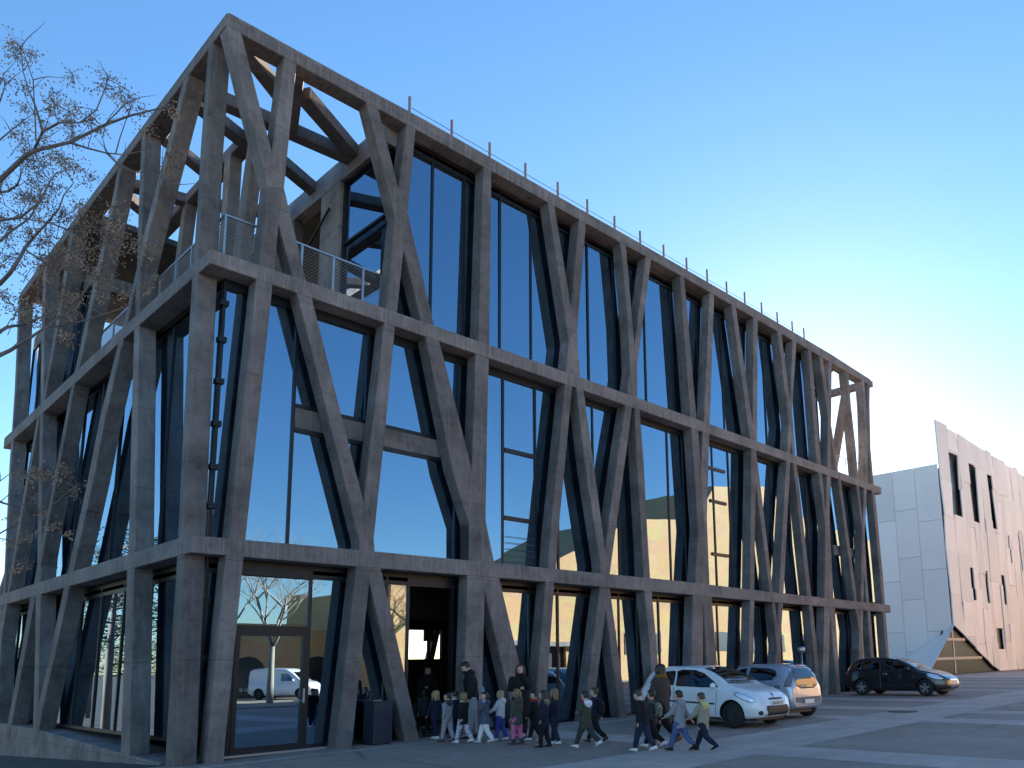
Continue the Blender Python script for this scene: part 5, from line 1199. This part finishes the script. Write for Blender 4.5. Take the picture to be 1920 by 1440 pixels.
    ex.append((em, 1)); lm = MB(); lm.tube([H(-.10, .40, -.255), H(0, .435, -.25), H(.10, .40, -.255)], [.022*hh, .032*hh, .022*hh], 6); ex.append((lm, 2))
    body['_x'] = 0; EXTRA.append((body, ex, ['skin', 'eye_dark', 'lip']))
    # ---- hair
    hb = MB()
    def cap(z0, grow=1.07, back=-.05):
        rg = []
        for t, rx, ry, yo in ((z0, .36, .38, -.09), ((z0+.12), .395, .43, -.06), (.12, .40, .45, -.05), (.26, .395, .46, -.04), (.40, .335, .40, -.04), (.50, .21, .26, -.04), (.545, .08, .1, -.04)):
            rg.append([H(grow*rx*math.cos(2*math.pi*k/14), yo+grow*ry*math.sin(2*math.pi*k/14)*(1 if math.sin(2*math.pi*k/14) < .2 else (.90 if t > .18 else .35)), t) for k in range(14)])
        hb.rings(rg)
    if style == 'short': cap(-.22)
    else:
        cap(-.36, 1.10)
        if style in ('long', 'loose'):
            ln = .55 if style == 'loose' else 1.0
            rows = []
            for t, rx, ry, yo in ((.2, .42, .40, -.12), (-.2, .46, .36, -.16), (-.55, .47, .30, -.20), (-.55-ln*.45, .43, .20, -.24), (-.55-ln*.75, .30, .12, -.26)):
                rows.append([H(rx*math.cos(2*math.pi*k/12), yo+ry*math.sin(2*math.pi*k/12)*(1 if math.sin(2*math.pi*k/12) < 0 else .55), t) for k in range(12)])
            hb.rings(rows)
            for s in (-1, 1): limb(hb, [H(s*.30, .22, .34), H(s*.42, .20, .05), H(s*.45, .16, -.35), H(s*.44, .14, -.55-ln*.5)], [.10*hh, .11*hh, .12*hh, .07*hh], 8)
        if style == 'tail':
            limb(hb, [H(0, -.45, .12), H(0, -.66, .02), H(0, -.68, -.30), H(.02, -.60, -.62)], [.10*hh, .15*hh, .14*hh, .06*hh], 8)
        if style == 'bun': hb.ball(H(0, -.42, .34), .19*hh, 8, 6)
    fuse('hair', hb, M['hair_'+hair], root, .011, 2)
    # ---- trousers
    t = MB()
    for k in range(2): limb(t, [hips[k]+A3(0, 0, .02*h), (hips[k]+knees[k])/2, knees[k], (knees[k]+ankles[k])/2, ankles[k]+A3(0, 0, .012*h)], [.073*h, .062*h, .049*h, .046*h, .040*h if not boots else .034*h], 12)
    t.rings([oval(B((0, 0, hipz-.05*h)), .085*h, .075*h), oval(B((0, 0, hipz+.06*h)), .10*h, .077*h), oval(B((0, 0, hipz+.11*h)), .095*h, .07*h)])
    fuse('trousers', t, M[legs if legs.startswith('leg') else 'cloth_'+legs], root, vox)
    # ---- coat or jumper
    j = MB(); lo = hipz-.02*h-coat*h
    j.rings([oval(B((0, .0, lo)), (.112+coat*.10+skirt)*h*g, (.088+coat*.12+skirt)*h*g), oval(B((0, 0, hipz+.04*h)), .114*h*g, .092*h*g), oval(B((0, 0, hipz+.14*h)), (.106-skirt*.25)*h*g, .086*h*g), oval(B((0, 0, shz-.10*h)), .120*h*g, .092*h*g),
             oval(B((0, -.002*h, shz-.03*h)), .118*h, .078*h), oval(B((0, -.004*h, shz+.015*h)), .075*h, .062*h), oval(B((0, -.004*h, shz+.04*h)), .052*h, .052*h)])
    for k in range(2):
        d = hands[k]-elbows[k]; d /= np.linalg.norm(d)
        limb(j, [shs[k]-A3(0, 0, .008*h), (shs[k]+elbows[k])/2, elbows[k], (elbows[k]+hands[k])/2, hands[k]-d*.022*h], [.050*h*g, .046*h*g, .041*h*g, .038*h*g, .033*h], 10)
    if not child or style == 'x': limb(j, [B((0, -.004*h, shz)), B((0, -.002*h, shz+.045*h))], [.058*h, .05*h])
    jk = fuse('jacket', j, M['cloth_'+top], root, vox, 3)
    if hood:
        hd_ = MB(); c0 = B((0, -.055*h, shz+.012*h))
        hd_.rings([oval(c0+A3(0, -.01*h, -.085*h), .03*h, .02*h), oval(c0+A3(0, -.012*h, -.05*h), .075*h, .04*h), oval(c0+A3(0, -.005*h, 0), .098*h, .056*h), oval(c0+A3(0, .012*h, .035*h), .088*h, .058*h), oval(c0+A3(0, .03*h, .05*h), .06*h, .05*h)])
        fuse('hood', hd_, M['cloth_'+hood], root, vox, 3)
    if collar or scarf:
        sc_ = MB(); c0 = B((0, .004*h, shz+.028*h)); r_ = (.066 if scarf else .062)*h
        sc_.tube([c0+A3(r_*math.cos(a), r_*.9*math.sin(a), .006*h*math.sin(a*2)) for a in np.linspace(0, 2*math.pi, 17)], [(.026 if scarf else .017)*h]*17, 8)
        if scarf == 'mustard': limb(sc_, [c0+A3(.0, .055*h, -.01*h), c0+A3(.01*h, .085*h, -.07*h), c0+A3(.012*h, .09*h, -.13*h)], [.032*h, .03*h, .024*h])
        fuse('scarf' if scarf else 'collar', sc_, M['cloth_'+(scarf or collar)], root, .011, 2)
    if pack:
        pk = MB(); c0 = B((0, -.125*h, shz-.11*h))
        pk.rings([oval(c0+A3(0, 0, -.125*h), .055*h, .03*h), oval(c0+A3(0, -.012*h, -.10*h), .085*h, .05*h), oval(c0+A3(0, -.015*h, .02*h), .085*h, .052*h), oval(c0+A3(0, 0, .09*h), .07*h, .04*h), oval(c0+A3(0, .01*h, .11*h), .03*h, .02*h)])
        for s in (-1, 1): pk.tube([c0+A3(s*.05*h, .03*h, .09*h), B((s*.062*h, .01*h, shz+.03*h)), B((s*.066*h, .088*h, shz-.08*h)), B((s*.075*h, .05*h, shz-.19*h)), c0+A3(s*.06*h, .03*h, -.10*h)], [.014*h]*5, 6)
        fuse('backpack', pk, M['pack_print' if pack == 'print' else 'cloth_'+pack], root, .011, 2)
    # ---- shoes
    for k in range(2):
        an = ankles[k]; kn = knees[k]; sh_dir = an-kn; pitch = 0.0
        lift = an[2]-.05*h; pitch = -min(.9, lift/(.06*h)*.45) if lift > .01 else (.22*stride if an[1] > 0.03*h else 0)
        cp_, sp_ = math.cos(pitch), math.sin(pitch)
        def S(px, py, pz): return an+A3(px*h, (py*cp_-pz*sp_)*h, (py*sp_+pz*cp_)*h)
        s_ = MB(); rgs = []
        for py, wd, zt, zb in ((-.042, .020, -.012, -.046), (-.034, .030, .006, -.050), (-.005, .033, .012, -.050), (.035, .034, -.012, -.050), (.075, .036, -.024, -.050), (.102, .028, -.032, -.049), (.112, .014, -.038, -.047)):
            m_ = (zt+zb)/2; hz_ = (zt-zb)/2
            rgs.append([S(wd*math.copysign(abs(math.cos(a))**.7, math.cos(a)), py, m_+hz_*math.copysign(abs(math.sin(a))**.7, math.sin(a))) for a in np.linspace(0, 2*math.pi, 13)[:-1]])
        s_.rings(rgs)
        if boots: limb(s_, [S(0, -.006, 0), an+(kn-an)*.28], [.036*h, .042*h])
        s_.build('shoe', M['cloth_'+shoes], root, smooth=True)
    return root
EXTRA = []
F = (-.16, 1.0)
def gp(u, v): q = on_ground(u, v); return q[0], q[1]
P_ = person
P_(*gp(792, 1376), (-.1, 1), 1.12, 'child in a charcoal hooded jacket and black trousers, deepest in the doorway, back turned', hair='dark', style='bun', top='charcoal', hood='charcoal', legs='black', shoes='boot', stride=.55, phase=1, coat=.03)
P_(*gp(816, 1386), (-.15, 1), 1.13, 'blond child in a dark navy coat and white shoes walking in at the doorway', hair='blond', style='loose', top='navy', legs='navy', shoes='white', stride=.35, phase=-1, coat=.06)
P_(*gp(838, 1391), (-.30, 1), 1.10, 'boy in a light grey jumper with dark hood and grey trousers by the leaning column', hair='black', style='short', top='midgrey', hood='charcoal', legs='grey', shoes='boot', stride=.40, phase=1, turn=.4)
P_(*gp(851, 1385), (-.2, 1), 1.12, 'dark-haired child half hidden behind the boy in the grey jumper', hair='dark', style='short', top='navy', legs='black', shoes='boot', stride=.4, phase=-1, collar='white')
P_(*gp(868, 1393), (-.28, 1), 1.12, 'brown-haired girl in a black coat with white collar and printed leggings', hair='light', style='loose', top='black', legs='leggings_print', shoes='white', stride=.55, phase=1, coat=.07, collar='white', turn=.2)
P_(*gp(908, 1393), (-.75, .65), 1.12, 'girl in a dark blue puffy coat and white leggings with a hand to her face', hair='dark', style='tail', top='steelblue', legs='white', shoes='lightgrey', stride=.5, phase=-1, coat=.06, skirt=.03, puffy=1.05, hood='steelblue', collar='white', arms=('face', 'fold'), turn=.5)
P_(*gp(884, 1384), (-.8, .6), 1.78, 'man in a black quilted jacket bowing his head above the children', child=False, hair='black', style='short', top='black', legs='grey', shoes='boot', stride=.15, coat=.0, bow=.55, lean=.10, arms=('down', 'down'), scarf='black', puffy=1.08)
P_(*gp(938, 1389), (-.55, .85), 1.12, 'blond girl in a pale grey hooded jacket and blue trousers', hair='blond', style='loose', top='lightgrey', hood='lightgrey', legs='royal', shoes='lightgrey', stride=.35, phase=1, arms=('fwd', 'down'))
P_(*gp(976, 1383), (-.75, -.65), 1.67, 'woman in black with reddish hair holding a finger to her lips', child=False, hair='auburn', style='long', top='black', legs='black', shoes='boot', stride=.05, coat=.22, arms=('face', 'fold'), turn=.1)
P_(*gp(969, 1396), (-.2, 1), 1.17, 'girl in a long dark coat with pink dotted leggings and grey boots', hair='light', style='tail', top='olive', hood='olive', legs='leggings_dots', shoes='boot', boots=True, stride=.22, phase=1, coat=.09, turn=-.1)
P_(*gp(1002, 1389), (-.6, .8), 1.10, 'dark-haired boy in a black coat with a red scarf', hair='black', style='short', top='black', legs='black', shoes='white', stride=.5, phase=-1, coat=.05, scarf='red', turn=.3)
P_(*gp(1020, 1401), (-.5, .85), 1.15, 'girl in a dark navy coat with a fur-edged hood and black boots', hair='dark', style='loose', top='navy', hood='fur', legs='black', shoes='black', boots=True, stride=.25, phase=1, coat=.08, turn=.45)
P_(*gp(1040, 1396), (-.3, 1), 1.17, 'girl with long fair hair in a navy coat, last of the door group', hair='light', style='long', top='navy', legs='darkdenim', shoes='white', stride=.35, phase=-1, coat=.06)
P_(*gp(1099, 1402), (-.15, 1), 1.16, 'boy in a green parka with a red collar and white trainers', hair='black', style='short', top='green', legs='charcoal', shoes='white', stride=.85, phase=1, coat=.07, hood='white', scarf='red', arms=('fold', 'fold'))
P_(*gp(1116, 1393), (-.25, 1), 1.20, 'brown-haired boy with a plain backpack just behind the green parka', hair='brown', style='short', top='navy', legs='black', shoes='boot', stride=.8, phase=-1, pack='black', turn=.3)
P_(*gp(1206, 1409), (-.12, 1), 1.18, 'boy in a black jacket with bowed head near the tail of the white car', hair='brown', style='short', top='black', legs='darkdenim', shoes='white', stride=.6, phase=1, bow=.45, lean=.08, turn=.15)
P_(*gp(1224, 1402), (-.12, 1), 1.17, 'dark-haired child with a patterned backpack beside the woman in brown', hair='black', style='short', top='charcoal', legs='black', shoes='white', stride=.85, phase=-1, pack='print')
P_(*gp(1243, 1396), (-.12, 1), 1.66, 'woman with long dark hair in a brown coat and mustard scarf', child=False, hair='dark', style='long', top='brown', legs='black', shoes='tan', stride=.75, phase=-1, coat=.20, scarf='mustard', arms=('swing', 'down'))
P_(*gp(1276, 1408), (-.14, 1), 1.16, 'boy in a two-tone grey and black jacket and blue jeans reaching forward', hair='black', style='short', top='midgrey', hood='midgrey', legs='denim', shoes='black', stride=.75, phase=1, coat=.05, arms=('fwd', (.02, -.10, -.12)))
P_(*gp(1320, 1408), (-.10, 1), 1.12, 'boy in a khaki coat with a yellow-lined hood, last in the line', hair='brown', style='short', top='khaki', hood='yellow', legs='navy', shoes='navy', stride=.85, phase=-1, coat=.06, arms=('fwd', 'down'), bow=.15)
P_(6.9, 2.3, (-.4, -1), 1.66, 'woman in black standing inside the dark doorway facing out', child=False, hair='dark', style='long', top='black', legs='black', shoes='black', stride=.05, arms=('fold', 'down'), z=.05)
bpy.context.view_layer.update(); dg = bpy.context.evaluated_depsgraph_get()
conv = [(o, bpy.data.meshes.new_from_object(o.evaluated_get(dg))) for o in PEND]
for o, me in conv: o.modifiers.clear(); o.data = me
for o, ex, mats in EXTRA:
    me = o.data
    if '_x' in o: del o['_x']
    bm = bmesh.new(); bm.from_mesh(me); bm.faces.ensure_lookup_table()
    for mbx, idx in ex:
        n0 = len(bm.faces); t_ = mbx.mesh('t'); bm.from_mesh(t_); bm.faces.ensure_lookup_table()
        for f_ in bm.faces[n0:]: f_.material_index = idx; f_.smooth = True
        bpy.data.meshes.remove(t_)
    bm.to_mesh(me); bm.free(); me.materials.clear()
    for k in mats: me.materials.append(M[k])
